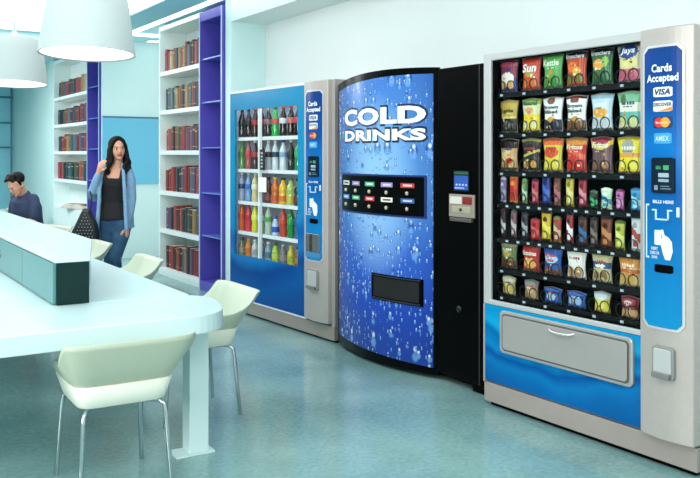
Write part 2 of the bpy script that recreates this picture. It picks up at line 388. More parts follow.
# ------------------------------------------------------------------ chairs
def make_chair():
    t = thing('shell_chair', '', 'chair')
    def se(a, rx, ry, n=6.5):
        c, s = math.cos(a), math.sin(a)
        return rx*abs(c)**(2/n)*(1 if c >= 0 else -1), ry*abs(s)**(2/n)*(1 if s >= 0 else -1)
    CR = mat('C4CCB6', .4)
    NA, NV = 40, 8; vo = []; vi = []
    for i in range(NA+1):
        a = R(-90) + (i/NA - .5)*2*R(104); dev = abs(i/NA-.5)*2*104
        top = .70 if dev < 58 else .70 - .23*((dev-58)/60)**1.1
        for j in range(NV+1):
            v = j/NV; k = v**.8
            x, y = se(a, .212 + .084*k, .205 + .080*k); y -= .055*k; x *= 1 - .20*k*max(0, min(1, (y+.26)/.30))
            z = .492 + (top-.492)*v
            vo.append((x, y, z))
            x2, y2 = se(a, .202 + .084*k, .195 + .080*k); y2 -= .055*k; x2 *= 1 - .20*k*max(0, min(1, (y2+.26)/.30))
            vi.append((x2, y2, z))
    n = len(vo); W = NV+1; fs = []
    for i in range(NA):
        for j in range(NV):
            q = i*W+j; fs.append((q, q+W, q+W+1, q+1)); fs.append((n+q, n+q+1, n+q+W+1, n+q+W))
        q = i*W+NV; fs.append((q, q+W, n+q+W, n+q)); q = i*W; fs.append((q, n+q, n+q+W, q+W))
    for j in range(NV):
        fs.append((j, j+1, n+j+1, n+j)); q = NA*W+j; fs.append((q, n+q, n+q+1, q+1))
    m = MB().add(vo+vi, fs, 0, True); m.build('backrest', CR, t)
    m = MB(); rings = []
    for (k, z, dy) in ((.0, .405, 0), (.70, .399, 0), (.885, .400, 0), (.905, .405, 0), (1.035, .493, 0), (1.0, .499, 0), (.88, .480, 0), (.45, .450, 0), (.0, .446, 0)):
        rings.append([(*se(2*PI*q/44, .214*k+.001, .210*k+.001), z) for q in range(44)])
    rings = [[(x, y + dy_, z) for x, y, z in rg] for rg, dy_ in zip(rings, (0,0,-.004,-.006,-.004,0,0,0,0))]
    vs = [p for rg in rings for p in rg]
    fs = [(i*44+k, i*44+(k+1) % 44, (i+1)*44+(k+1) % 44, (i+1)*44+k) for i in range(8) for k in range(44)]
    m.add(vs, fs, 0, True).build('seat', mat('EDEFDF', .4), t)
    for sx in (-1, 1):
        for sy in (-1, 1):
            MB().tube([(sx*.12, sy*.13, .392), (sx*.160, sy*.17, .391), (sx*.175, sy*.188, .375), (sx*.180, sy*.193, .34), (sx*.20, sy*.222, .005)], .0105, 12).build('leg', CHROME, t)
    MB().tube([(-.12, -.13, .388), (.12, .13, .388)], .009, 8).tube([(.12, -.13, .388), (-.12, .13, .388)], .009, 8).build('under_frame', CHROME, t)
    return t
chair = make_chair()
spots = [((1.12, 3.80), R(-1), 'cream moulded shell chair seen from behind at the near table edge'),
         ((1.80, 4.60), R(90), 'cream shell chair tucked in at the table corner nearest the machines'),
         ((1.82, 6.24), R(90), 'cream shell chair halfway along the table in front of the woman'),
         ((1.82, 7.55), R(92), 'cream shell chair beside the black bag, mostly hidden by the counter'),
         ((1.93, 9.455), R(110), 'cream shell chair the seated man sits on, hidden by the counter'),
         ((2.62, 14.9), R(60), 'white chair far away at the left edge behind the man')]
for i, ((x, y), rz, lab) in enumerate(spots):
    o = chair if i == 0 else copy_tree(chair)
    o.location = (x, y, 0); o.rotation_euler = (0, 0, rz); tag(o, lab, 'chair', 'cream shell chairs around the table')

# ------------------------------------------------------------------ vending machines (local x to the right, y into the wall, z up)
def frame_mesh(x0, x1, z0, z1, ix0, ix1, iz0, iz1, y0, y1, mi=0):
    m = MB(); O = [(x0, z0), (x1, z0), (x1, z1), (x0, z1)]; I = [(ix0, iz0), (ix1, iz0), (ix1, iz1), (ix0, iz1)]
    vs = [(x, y, z) for y in (y0, y1) for P in (O, I) for x, z in P]
    fs = []
    for k in range(4):
        k2 = (k+1) % 4
        fs += [(k, k2, 4+k2, 4+k), (8+k, 12+k, 12+k2, 8+k2), (k, 8+k, 8+k2, k2), (4+k, 4+k2, 12+k2, 12+k)]
    return m.add(vs, fs, mi)
def plate(name, x0, x1, z0, z1, r, y0, y1, m, parent, bevel=0):
    return MB().prism(rrect(x0, x1, z0, z1, r), y0, y1, 0, 'xz').build(name, m, parent, bevel)
COLUMN_BLUE = ramp_mat('column_blue_print', [(0, '1488C0'), (.22, '1078B8'), (.48, '0858A2'), (.6, '1272BC'), (.75, '14509A'), (1, '163A80')], 'Z', .65, 2.0, (9, .04), .22, .15)
def payment_column(t, x0, x1, px0, px1, pz0, pz1, k, yf, H):
    """silver column with blue panel, card logos, reader; k = scale of its details in x"""
    col = MB()
    n = 10; prof = [(x0, .10)] + [(x0 + (x1-x0)*i/n, yf - .022*math.sin(PI*i/n)) for i in range(n+1)] + [(x1, .10)]
    col.prism(prof, .146, H, 0); c = col.build('payment_column', SILVER, t, .006)
    def Y(x): 
        q = (x-x0)/(x1-x0); return yf - .022*math.sin(PI*max(0, min(1, q))) - .004
    def strip(name, a0, a1, b0, b1, m, off=0.0, parent=c, r=.012):
        poly = rrect(a0, a1, b0, b1, r, 4); mb = MB(); N = 8
        vs = []; 
        zs_ = b0, b1
        for i in range(N+1):
            x = a0 + (a1-a0)*i/N; e = 0
            if x-a0 < r: e = r - math.sqrt(max(0, r*r-(r-(x-a0))**2))
            if a1-x < r: e = max(e, r - math.sqrt(max(0, r*r-(r-(a1-x))**2)))
            vs += [(x, Y(x)-off, b0+e), (x, Y(x)-off, b1-e), (x, Y(x)+.003, b0+e), (x, Y(x)+.003, b1-e)]
        fs = []
        for i in range(N):
            q = i*4; fs += [(q, q+4, q+5, q+1), (q+1, q+5, q+7, q+3), (q, q+2, q+6, q+4)]
        fs += [(0, 1, 3, 2), (N*4, N*4+2, N*4+3, N*4+1)]
        return mb.add(vs, fs).build(name, m, parent)
    strip('bezel', px0-.012, px1+.012, pz0-.012, pz1+.012, mat('D4D4D6', .3, .3), .001, r=.03)
    P = strip('blue_panel', px0, px1, pz0, pz1, COLUMN_BLUE, .003, r=.025)
    cx = (px0+px1)/2; W = px1-px0
    def X(f): return px0 + W*f
    WT = mat('F4F8FC', .4)
    off = .0065
    def L(name, s, rect, m, **kw): return lettering(name, s, rect, m, P, yf=lambda x: Y(x)-off-.001, **kw)
    def B(name, f0, f1, z0, z1, m, o_=.0045, r=.004): return strip(name, X(f0), X(f1), z0, z1, m, o_, P, r)
    L('lettering', 'Cards', (X(.24), X(.78), 1.862, 1.900), WT, bold=.03)
    L('lettering', 'Accepted', (X(.10), X(.93), 1.806, 1.853), WT, bold=.03)
    B('card_logo', .28, .78, 1.746, 1.792, mat('F2F2F4', .4)); L('lettering', 'VISA', (X(.33), X(.74), 1.755, 1.784), mat('1A2A5C', .4), bold=.03, italic=.2)
    B('card_logo', .28, .78, 1.678, 1.728, mat('F4F0EE', .4)); L('lettering', 'DISCOVER', (X(.30), X(.77), 1.702, 1.719), mat('1B1B20', .4), bold=.02)
    mb = MB().add([(X(.42), Y(X(.42))-.0062, 1.680), (X(.775), Y(X(.775))-.0062, 1.680), (X(.775), Y(X(.775))-.0062, 1.699)], [(0, 1, 2)]); mb.build('orange_corner', mat('E8872B', .4), P)
    B('card_logo', .28, .78, 1.600, 1.654, mat('122A5C', .4))
    for fx, hx in ((.45, 'D8302A'), (.61, 'F0A030')):
        x = X(fx); rr = .024
        MB().add([(x + rr*math.cos(2*PI*q/20)*(W/.205)*1.05, Y(x)-.0062-(.0004 if fx > .5 else 0), 1.627 + rr*math.sin(2*PI*q/20)) for q in range(20)], [tuple(range(20))[::-1]]).build('logo_circle', mat(hx, .4), P)
    L('lettering', 'MasterCard', (X(.33), X(.74), 1.622, 1.632), WT)
    B('card_logo', .30, .76, 1.528, 1.578, mat('3D9FD6', .4)); L('lettering', 'AMEX', (X(.35), X(.71), 1.540, 1.565), mat('BFE2F4', .4), bold=.02)
    s_ = B('card_screen', .25, .85, 1.298, 1.463, mat('0D1A2C', .15), .012)
    for (a0, a1, z0, z1, hx) in ((.38, .52, 1.408, 1.425, '2E7A55'), (.58, .72, 1.406, 1.428, '39A06A'), (.45, .72, 1.372, 1.392, '9FB4C0'), (.45, .72, 1.350, 1.364, '8FA4B6'), (.34, .44, 1.312, 1.334, '7E93A8'), (.50, .78, 1.316, 1.322, '5E7388'), (.50, .74, 1.328, 1.333, '5E7388')):
        strip('screen_icon', X(a0), X(a1), z0, z1, mat(hx, .4), .0128, s_, .001)
    L('lettering', 'BILLS HERE', (X(.28), X(.82), 1.250, 1.265), WT, bold=.02)
    # bracket outlines
    m = MB()
    for (a0, a1, z0, z1) in ((.06, .085, .99, 1.245), (.06, .15, 1.237, 1.245), (.06, .15, .99, .998), (.88, .95, 1.19, 1.235)):
        x_0, x_1 = X(a0), X(a1); m.box(x_0, x_1, Y(x_0)-.0065, Y(x_0), z0, z1)
    m.build('bracket_mark', mat('D6ECFA', .4), P)
    m = MB(); m.add([], [])
    for (a0, a1, z0, z1) in ((.34, .38, 1.172, 1.215), (.66, .70, 1.172, 1.215), (.34, .70, 1.172, 1.179), (.26, .38, 1.215, 1.222), (.66, .78, 1.215, 1.222)):
        x_0, x_1 = X(a0), X(a1); m.box(x_0, x_1, Y(cx)-.006, Y(cx), z0, z1)
    m.build('note_slot_mark', mat('BFE2F4', .4), P)
    B('card_icon', .32, .50, 1.055, 1.125, mat('E6F0F6', .4), .006)
    # hand holding the card (printed mark)
    hx_ = [(.50, .93), (.56, .935), (.60, .90), (.70, .885), (.78, .86), (.80, .80), (.74, .745), (.62, .745), (.56, .78), (.50, .84), (.47, .87), (.50, .885), (.55, .875), (.52, .90)]
    MB().add([(X(a_), Y(X(a_))-.0075, 1.13 - (.935-b_)*.74) for a_, b_ in hx_], [tuple(range(len(hx_)))]).build('hand_mark', mat('F0F6FA', .4), P)
    L('lettering', 'INSERT\nCARD OR\nSWIPE', (X(.20), X(.46), .990, 1.045), WT, bold=.01)
    B('bill_slot', .32, .80, .927, .965, BLACK, .006)
    return c, Y
def coin_return(c, x0, x1, z0, z1, y):
    m = MB().prism(rrect(x0-.012, x1+.012, z0-.012, z1+.012, .02), y-.012, y+.02, 0, 'xz'); o = m.build('coin_return', SILVER_D, c, .003)
    plate('cup_flap', x0, x1, z0+.012, z1, .012, y-.017, y-.010, mat('CFCDCB', .3, .3), o, .003)
    plate('cup_lip', x0, x1, z0-.004, z0+.022, .006, y-.034, y-.012, mat('8E8C8A', .3, .4), o, .003)

# ---- bag (snack) meshes
def bag_y(u, v, d):
    e = max(0, 1-abs(2*v-1)**5)**.6; g = max(0, 1-abs(2*u-1)**3.2)**.55
    return max(.0025, d/2*e*g)
def pillow(w_, h, d, spec, seg=(24, 34), pinch=.9):
    """a filled bag: flat crimped ends, bulging middle; spec lists printed areas on its front"""
    nx, nz = seg; m = MB(); vf = []; cols = [spec[0]]
    for a_ in spec[1:]:
        if a_[-1] not in cols: cols.append(a_[-1])
    def prof(u, v):
        e = max(0, 1-abs(2*v-1)**5)**.6; g = max(0, 1-abs(2*u-1)**3.2)**.55
        if v < .05 or v > .95: return .0025
        return max(.0025, d/2*e*g)
    def wid(v): return w_*(.93 + .12*v - .17*math.sin(PI*v)**1.3)
    for s in (-1, 1):
        for j in range(nz+1):
            v = j/nz
            for i in range(nx+1):
                u = i/nx; cr = .0015*math.sin(u*40 + v*5)*(1 if .05 < v < .95 else 2)
                vf.append(((u-.5)*wid(v), s*(prof(u, v) + cr*(s == -1)) if s == -1 or True else 0, v*h + (.004*math.cos((u-.5)*PI*2) if v > .9 else 0)))
    N = (nx+1)*(nz+1); idx = lambda s, i, j: s*N + j*(nx+1) + i
    for j in range(nz):
        for i in range(nx):
            u, v = (i+.5)/nx, (j+.5)/nz; c = spec[0]
            for a_ in spec[1:]:
                if a_[0] == 'b' and a_[1] <= v < a_[2]: c = a_[-1]
                elif a_[0] == 'd' and a_[1] <= v + a_[3]*(u-.5) < a_[2]: c = a_[-1]
                elif a_[0] == 'r' and a_[1] < u < a_[2] and a_[3] < v < a_[4]: c = a_[-1]
                elif a_[0] == 'e' and ((u-a_[1])/a_[3])**2 + ((v-a_[2])/a_[4])**2 < 1: c = a_[-1]
            mi = cols.index(c)
            m.add([], []); m.f.append([idx(0, i, j), idx(0, i+1, j), idx(0, i+1, j+1), idx(0, i, j+1)]); m.m.append(mi); m.sm.append(True)
            m.f.append([idx(1, i, j), idx(1, i, j+1), idx(1, i+1, j+1), idx(1, i+1, j)]); m.m.append(0); m.sm.append(True)
    for j in range(nz):
        for i in (0, nx):
            m.f.append([idx(0, i, j), idx(0, i, j+1), idx(1, i, j+1), idx(1, i, j)]); m.m.append(0); m.sm.append(True)
    for i in range(nx):
        for j in (0, nz):
            m.f.append([idx(0, i, j), idx(1, i, j), idx(1, i+1, j), idx(0, i+1, j)]); m.m.append(0); m.sm.append(True)
    m.v = vf
    return m, [mat(c, .33, key='foil') for c in cols]
def helix(m, x, y0, z, r, turns, pitch, wr=.0028, seg=14):
    pts = [(x + r*math.sin(2*PI*k/seg), y0 + pitch*k/seg, z - r*math.cos(2*PI*k/seg)) for k in range(int(turns*seg)+1)]
    return m.tube(pts, wr, 5)

SN_LOC, SN_RZ = (3.335, 3.82, 0), R(-88)
def world_of(loc, rz, x, y, z):
    c, s = math.cos(rz), math.sin(rz); return (loc[0] + c*x - s*y, loc[1] + s*x + c*y, z)
t = thing('snack_machine', 'silver and blue glass-front snack vending machine at the right', 'vending machine', SN_LOC, SN_RZ)
H = 2.072; DPT = .54
m = MB().box(0, .03, .02, DPT, .03, H-.01).box(1.105, 1.13, .02, DPT, .03, H-.01).box(.03, 1.105, DPT-.03, DPT, .03, H-.01).box(.03, 1.105, .02, DPT-.03, H-.035, H-.01).box(.03, 1.105, .02, DPT-.03, .03, .60).box(1.13, 1.395, .10, DPT, .03, H-.01)
m.build('cabinet', SILVER, t, .003)
bx(1.396, 1.404, .06, DPT, .03, H-.012).build('side_panel', mat('0A80C2', .35, spec=.25), t, .002)
m = MB().box(.03, .052, .03, .46, .61, 2.04).box(1.085, 1.104, .03, .46, .61, 2.04).box(.052, 1.085, .45, .46, .61, 2.04).box(.052, 1.085, .03, .45, 2.03, 2.036).box(.052, 1.085, .03, .45, .601, .612)
m.build('inner_liner', mat('060607', .6, spec=.05), t)
frame_mesh(0, 1.111, .60, H, .061, 1.098, .628, 2.026, -.012, .019).build('door_frame', mat('C9C7C6', .35, .25), t, .006)
frame_mesh(.058, 1.10, .625, 2.03, .078, 1.094, .634, 2.018, .004, .03).build('window_gasket', BLACK, t)
bx(.0605, 1.0985, -.004, .001, .6285, 2.0255).build('window_glass', GLASS, t)
m = MB().box(.03, .065, .10, .14, .64, 2.02); m.build('shelf_rail', mat('4C5A5C', .3, .5), t)
SNACK_BLUE = ramp_mat('snack_blue_waves', [(0, '025492'), (.20, '0360A2'), (.32, '0570B0'), (.42, '024E94'), (.50, '0480BC'), (.66, '0366A6'), (.74, '10A0CE'), (.9, '0688C0'), (1, '0A92C4')], 'Z', .14, .62, (3.2, .06), .22, .16, tilt=-.02)
bx(.012, 1.105, -.008, .019, .150, .598).build('lower_panel', SNACK_BLUE, t, .002)
bx(0, .0115, -.012, .019, .14, .599).build('edge_strip', SILVER, t); bx(1.1052, 1.1105, -.012, .019, .14, .599).build('edge_strip', SILVER, t)
bx(0, 1.40, -.005, .10, .028, .139).build('kick_plate', KICK, t, .003)
bx(.02, 1.37, .03, .50, 0, .0275).build('shadow_plinth', BLACK, t)  # black box put in for the shadow strip under the machine
# delivery door
dd = MB().prism(rrect(.15, 1.066, .340, .583, .03), -.028, -.007, 0, 'xz').build('delivery_door', mat('B4B1AE', .3, .35), t, .006)
plate('flap_groove_shade', .172, 1.047, .356, .567, .024, -.030, -.027, mat('5E5A56', .5), dd)  # groove shading round the flap, painted as a darker plate
plate('door_flap', .182, 1.037, .365, .558, .02, -.035, -.0305, mat('B2ACA8', .33, .3, var=.03, vs=3), dd, .005)
MB().tube([(.535, -.036, .542), (.56, -.05, .533), (.62, -.052, .529), (.68, -.05, .533), (.705, -.036, .542)], (.008), 8).build('handle', mat('D8D6D4', .2, .6), dd)
col, YC = payment_column(t, 1.112, 1.400, 1.148, 1.352, .672, 1.978, 1, -.03, H)
coin_return(col, 1.215, 1.308, .445, .575, YC(1.26))
# shelves, tags, coils
CX6 = [.121, .299, .460, .626, .796, .970]
CX12 = [.08, .165, .252, .332, .416, .496, .585, .673, .747, .828, .912, 1.01]
ROWZ = [1.838, 1.602, 1.380, 1.194, .992, .813, .657]
coilm = mat('202426', .3, .4)
for r, z in enumerate(ROWZ):
    sh = MB().box(.06, 1.08, .045, .44, z-.012, z-.004).box(.055, 1.09, .032, .045, z-.030, z-.001).build('shelf', mat('121416', .5, spec=.15), t)
    xs = CX6 if r in (0, 1, 2, 5, 6) else CX12
    for x in xs: bx(x-.022, x-.002, .029, .0318, z-.022, z-.010).build('price_tag', mat('B8C4CC', .5), sh)
    if r in (1, 4): 
        pass
    for x in xs:
        if len(xs) == 6:
            for s in (-1, 1): helix(MB(), x + s*.038, .042, z+.034, .034, 1.15, .02).build('spiral_coil', coilm, t)
        else: helix(MB(), x, .042, z+.032, .030, 1.1, .02).build('spiral_coil', coilm, t)
# products
def bag(name, label, group, x, z, w_, h, d, spec, logos=(), y=.082, seg=(24, 34)):
    if seg[0] > 20: spec = spec + printing(label, bool(logos))
    mb, ms = pillow(w_, h, d, spec, seg); o = mb.build(name, ms)
    o.location = world_of(SN_LOC, SN_RZ, x, y, z); o.rotation_euler = (0, 0, SN_RZ)
    tag(o, label, 'snack', group)
    for (s, f0, f1, v0, v1, hx, it) in logos:
        lettering('logo_lettering', s, (w_*(f0-.5), w_*(f1-.5), h*v0, h*v1), mat(hx, .4), o, yz=lambda X_, Z_: -bag_y(X_/w_+.5, Z_/h, d)-.0025, bold=.03, italic=it)
def printing(seed, has_logo):
    """small printed words and crumbs too fine to read"""
    r = random.Random(seed); out = []
    if not has_logo:
        c = r.choice(['F4F0E4', '2A2420', 'B02A28', '2A3A70'])
        for k in range(5): out.append(('r', .22+.12*k, .31+.12*k, .66, .66+r.uniform(.05, .09), c))
    for k in range(4):
        x = .3+.11*k; out.append(('r', x, x+r.uniform(.04, .08), .585, .61, r.choice(['F4F0E4', '2A2420'])))
    for k in range(5):
        out.append(('e', r.uniform(.2, .8), r.uniform(.12, .52), r.uniform(.04, .08), r.uniform(.02, .045), r.choice(['F0D080', 'C87830', '8A4A20', 'F4E8C8', 'D8A040'])))
    out.append(('b', 0, .05, '9A948A')); out.append(('b', .96, 1, '9A948A')) 
    return out
def chips(hx): return [('e', .28, .24, .17, .13, hx), ('e', .72, .24, .17, .13, hx)]
R1 = [('navy and red bag with a white middle', ['2A3478', ('b', .45, 1, '8E2A48'), ('b', .78, .9, 'B04A5A'), ('e', .5, .42, .42, .2, 'F0E4DC'), ('b', 0, .12, '2A3E8C')] + chips('D9A25E'), []),
      ('orange-red bag with white lettering', ['D2452A', ('b', .86, 1, 'C43A20'), ('e', .5, .5, .3, .1, 'B8A032')] + chips('D8792E'), [('Sun', .14, .86, .55, .80, 'FFFFFF', .2)]),
      ('bright green bag', ['4FA046', ('b', .55, 1, '5CB452'), ('e', .5, .48, .15, .08, 'C89048')] + chips('3F8A3C'), [('Kettle', .12, .88, .66, .84, 'F0F8E8', 0)]),
      ('orange-red bag with a black top', ['C8441E', ('b', .78, 1, '1C1C1E'), ('e', .4, .56, .3, .14, 'F07A2C'), ('e', .62, .45, .2, .1, 'E8B040')] + chips('6A7A2C'), [('Krunchers', .08, .92, .80, .92, 'F0F0F0', .1)]),
      ('dark green bag with a black top and orange crisps', ['1E6A3A', ('b', .78, 1, '161A18'), ('e', .42, .56, .3, .14, 'F0A23C'), ('e', .75, .62, .15, .14, '8FC04A')] + chips('2E5A34'), [('Krunchers', .08, .92, .80, .92, 'F0F0F0', .1)]),
      ('large pink and cream bag with a navy oval', ['D8C8A0', ('b', 0, .34, 'D0708A'), ('e', .5, .52, .4, .14, 'E8DC8A'), ('e', .5, .80, .40, .18, '1E3C8C')] + chips('C85A70'), [('Jays', .22, .78, .72, .92, 'FFFFFF', .15)])]
R2 = [('gold bag with a black lower half', ['C8A848', ('b', 0, .48, '1E1C1A'), ('b', .45, .5, 'E0C878'), ('e', .5, .25, .25, .12, '6A6A66')], [('Kettle', .15, .85, .62, .74, '3A2A10', 0)]),
      ('yellow bag with a green and white top', ['F0D020', ('b', .52, 1, 'D8DCA8'), ('b', .82, 1, '7CA84A'), ('e', .5, .64, .25, .1, 'E09A70')] + chips('E8E0A0'), [('Natural', .12, .88, .80, .92, '203A1C', 0)]),
      ('white bag with a brown seal above a navy base', ['F0F0EE', ('b', 0, .34, '2A2C44'), ('e', .5, .88, .2, .1, '7A4A34'), ('e', .5, .35, .22, .08, 'D8A040')], [('Brown\nBaked', .14, .86, .52, .76, '20242C', 0)]),
      ('white bag with a dark red top and brown base', ['F0EEEA', ('b', 0, .30, '7A5030'), ('b', .92, 1, '5C1C1C'), ('e', .5, .88, .22, .1, '8A3A2C'), ('e', .5, .32, .25, .08, 'D89A48')], [('Brown\nBaked', .14, .86, .52, .76, '20242C', 0)]),
      ('silver-blue bag with orange crisps', ['C4D8E4', ('b', .86, 1, '9ABACC'), ('e', .5, .48, .38, .14, 'E8A03C'), ('b', 0, .2, 'E0E8EC')] + chips('C0C8D0'), []),
      ('teal, green and cream bag', ['5CB4A8', ('b', .72, 1, '7CBE92'), ('b', .48, .72, 'ECEFD8'), ('b', 0, .16, 'E4E8C0'), ('e', .3, .78, .14, .14, '4A6A3A')] + chips('D8D890'), [])]
R3 = [('black and tan bag with a red spot', ['C8A06A', ('b', .72, 1, '2A1A16'), ('e', .4, .5, .3, .14, 'E8C890'), ('e', .65, .32, .2, .1, 'C83A24'), ('b', 0, .12, '6A4A34')], []),
      ('black bag with gold stripes', ['201C1C', ('b', .90, 1, 'C8B858'), ('d', .50, .58, -.2, 'C8B048')] + chips('C8913C'), []),
      ('yellow bag with an orange top', ['E0C83C', ('b', .80, 1, 'E8682C'), ('e', .5, .58, .4, .16, 'D84A2C')] + chips('ECDC50'), []),
      ('red bag with an orange and yellow top', ['C8342A', ('b', .80, 1, 'E09038'), ('d', .50, .64, .25, 'E8603C')] + chips('D02820'), [('Fritos', .12, .88, .66, .80, 'F8F0D0', .25)]),
      ('brown bag with a yellow arch', ['6A4A50', ('e', .5, .95, .55, .3, 'E4C048'), ('e', .5, 1.0, .42, .24, 'A83048')] + chips('8A5A44'), [('Fritos', .14, .86, .70, .86, 'F8F0D8', .25)]),
      ('bright yellow bag with a grey arch', ['F0D81C', ('e', .5, .72, .28, .20, 'A8A49A'), ('b', .44, .56, 'E8A040'), ('b', .92, 1, 'E8C818')] + chips('F4E860'), [])]
R6 = [('olive and brown bag', ['6C7A48', ('b', .8, 1, 'A89A7A'), ('e', .5, .55, .3, .12, 'B8A060'), ('b', 0, .3, '6A3A2A')], []),
      ('red bag with yellow crisps', ['B82A28', ('e', .5, .3, .42, .18, 'E8A850'), ('b', .86, 1, '9A1E20')], [('Grandmas', .12, .88, .58, .74, 'F8F0E0', 0)]),
      ('blue bag with a white and red patch', ['2A58A8', ('e', .5, .56, .4, .16, 'B8D4EC'), ('b', 0, .2, '7A4A34')], [('Chex\nmix', .22, .78, .46, .76, 'D82A34', 0)]),
      ('white bag with round cookies', ['ECE8E2', ('e', .3, .24, .2, .16, 'B88A5A'), ('e', .72, .24, .2, .16, 'B88A5A'), ('e', .2, .92, .14, .05, 'C83A30')], []),
      ('cream bag with a navy band', ['C8BC8C', ('b', .48, .68, '3A4C7C'), ('e', .5, .56, .3, .06, 'E8E8E8')] + chips('8A6A3C'), []),
      ('orange and tan bag', ['D8B070', ('b', .62, 1, 'E0903A'), ('b', .45, .56, 'C85A30'), ('e', .5, .28, .35, .16, 'C8A050')], [])]
R7 = [('small tan bag with a pale top', ['C0A868', ('b', .72, 1, 'D8D0B0'), ('e', .5, .4, .3, .2, 'E0C060')], []),
      ('small brown and white bag', ['B8906A', ('b', .7, 1, '8A8A88'), ('e', .5, .5, .3, .2, 'D8B890')], []),
      ('small dark blue bag with cream cookies', ['24509C', ('e', .5, .45, .3, .26, '9FC0E0')], []),
      ('small light blue and navy bag', ['2A58A8', ('e', .3, .45, .18, .24, '8FB4DC'), ('e', .72, .45, .18, .24, '8FB4DC')], []),
      ('small yellow and white bag', ['D8C848', ('b', .68, 1, 'C8D4D8'), ('e', .5, .4, .3, .22, 'F0E070')], []),
      ('small maroon bag with tan biscuits', ['8A2A34', ('b', 0, .4, 'C89860'), ('e', .5, .72, .25, .1, 'D8C0C0')], [])]
PLACE = ['leftmost', 'second', 'third', 'fourth', 'fifth', 'rightmost']
for rows, z, rn, hh, ww in ((R1, ROWZ[0], 'top', .192, .146), (R2, ROWZ[1], 'second', .192, .144), (R3, ROWZ[2], 'third', .188, .147), (R6, ROWZ[5], 'sixth', .160, .134), (R7, ROWZ[6], 'bottom', .108, .105)):
    for i, (lab, spec, logos) in enumerate(rows):
        k = 1.0 + (.05 if i == 5 else 0)
        bag('chip_bag' if rn != 'bottom' else 'snack_bag', "%s, %s on snack machine's %s row" % (lab, PLACE[i], rn), 'snack bags on the %s row' % rn, CX6[i], z, ww*k*(1.25 if (rn == 'bottom' and i in (2, 3)) else 1), hh*(1 if not (rn == 'bottom' and i in (2, 3)) else .8), .046, spec, logos)
C4 = [('purple', '7A6A98', 'B0A0C0', 'E8E0F0', .15, .05), ('orange-red', 'D8482A', 'C02A20', 'F0A050', .16, .068), ('green and white', '5A7A4A', 'C8D8C0', '80A870', .145, .042), ('pink-red', 'B03A4A', 'E07A80', '6A2030', .145, .050),
      ('dark blue', '28388C', '4A68C0', '182458', .175, .062), ('brown and pink', '6A3A34', 'C06A74', 'A86A3C', .16, .050), ('yellow', 'D0B848', 'E8E090', '8A7A30', .17, .055), ('crimson and pink', 'A82838', 'E890A0', '5A2028', .16, .056),
      ('short dark green', '1E2420', '40C070', '2A5A3A', .095, .058), ('short mint and white', 'C0E0B8', '4A90C0', 'E8F4E0', .11, .072), ('short magenta', 'C86AA8', 'E8B0D8', '7A3060', .105, .050), ('short sky-blue', '3AA0D0', 'B8E4F4', '2070A8', .115, .066)]
C5 = [('black and white', '2A2A2C', 'D8D0D0', '6A2A2A', .165, .042), ('pink and grey', '8A5A64', 'D0C0C4', '5A4A4E', .165, .045), ('charcoal', '3A3C40', 'A8A8AA', '202224', .155, .050), ('short red', 'B82834', 'E06A60', '7A1820', .125, .072),
      ('yellow-gold', 'D8B030', 'F0E060', '3A2A14', .175, .072), ('red and cream', 'B03A2E', 'D8C0A0', '6A7A3A', .145, .058), ('tall red and white', 'A82A30', 'F0F0F0', '1E2A3A', .175, .048), ('brown and blue', '5A3028', '3A70A8', '2A1814', .155, .062),
      ('dark grey and brown', '4A3A36', '8A7A70', '201A18', .155, .050), ('chestnut brown', '7A4028', 'C88A50', '3A1C10', .165, .074), ('lime yellow', 'B8B848', 'E0E480', '5A6A28', .15, .062), ('white and red', 'E0E4E6', 'B84A44', '9AA4AA', .185, .058)]
for cs, z, rn in ((C4, ROWZ[3], 'fourth'), (C5, ROWZ[4], 'fifth')):
    for i, (nm, a_, b_, c_, h, w_) in enumerate(cs):
        bag('candy_bar', '%s wrapper, %s along the %s row of the snack machine' % (nm, ORD[i], rn), 'candy on the %s row' % rn, CX12[i], z, w_, h, .026,
            [a_, ('d', .38, .60, .25, b_), ('b', .90, 1, c_), ('b', 0, .08, c_), ('e', .5, .72, .28, .07, c_), ('e', .5, .22, .3, .08, b_)], [], y=.075, seg=(8, 20))

# ---- glass-front drinks machine
DR_LOC, DR_RZ = (3.30, 7.41, 0), R(-90+3.25)
t = thing('glass_drinks_machine', 'glass-front drinks vending machine with blue door and rows of bottles', 'vending machine', DR_LOC, DR_RZ)
H = 2.066; DPT = .46
m = MB().box(0, .03, .02, DPT, .03, H-.01).box(1.33, 1.36, .02, DPT, .03, H-.01).box(.03, 1.33, DPT-.03, DPT, .03, H-.01).box(.03, 1.33, .02, DPT-.03, H-.035, H-.01).box(.03, 1.33, .02, DPT-.03, .03, .50).box(1.36, 1.76, .10, DPT, .03, H-.01)
m.build('cabinet', SILVER, t, .003)
frame_mesh(0, 1.36, .13, H, .012, 1.33, .142, 2.045, -.010, .019).build('door_edge', mat('E8EEF0', .35), t, .003)
DRB = ramp_mat('drinks_door_blue', [(0, '0A4C96'), (.09, '0B58A4'), (.17, '0A4690'), (.22, '1874B8'), (.30, '0D5AA4'), (.36, '1482BC'), (.6, '1A90C0'), (1, '1684B4')], 'Z', .13, 2.05, (2.6, .11), .2, .1, tilt=-.10)
frame_mesh(.012, 1.33, .142, 2.045, .098, 1.225, .545, 1.888, -.006, .018).build('door_panel', DRB, t, .002)
bx(.098, 1.225, -.003, .001, .545, 1.888).build('window_glass', glass_mat(refl=.015), t)
m = MB().box(.03, .05, .03, .40, .52, 2.0).box(1.31, 1.33, .03, .40, .52, 2.0).box(.05, 1.31, .39, .40, .52, 2.0).box(.05, 1.31, .03, .39, 1.99, 2.0).box(.05, 1.31, .03, .39, .50, .51)
m.build('inner_liner', mat('C2CAD2', .4, var=.12, vs=9), t)
bx(.535, .560, .002, .03, .52, 1.99).build('mullion', mat('EEF2F4', .35), t)
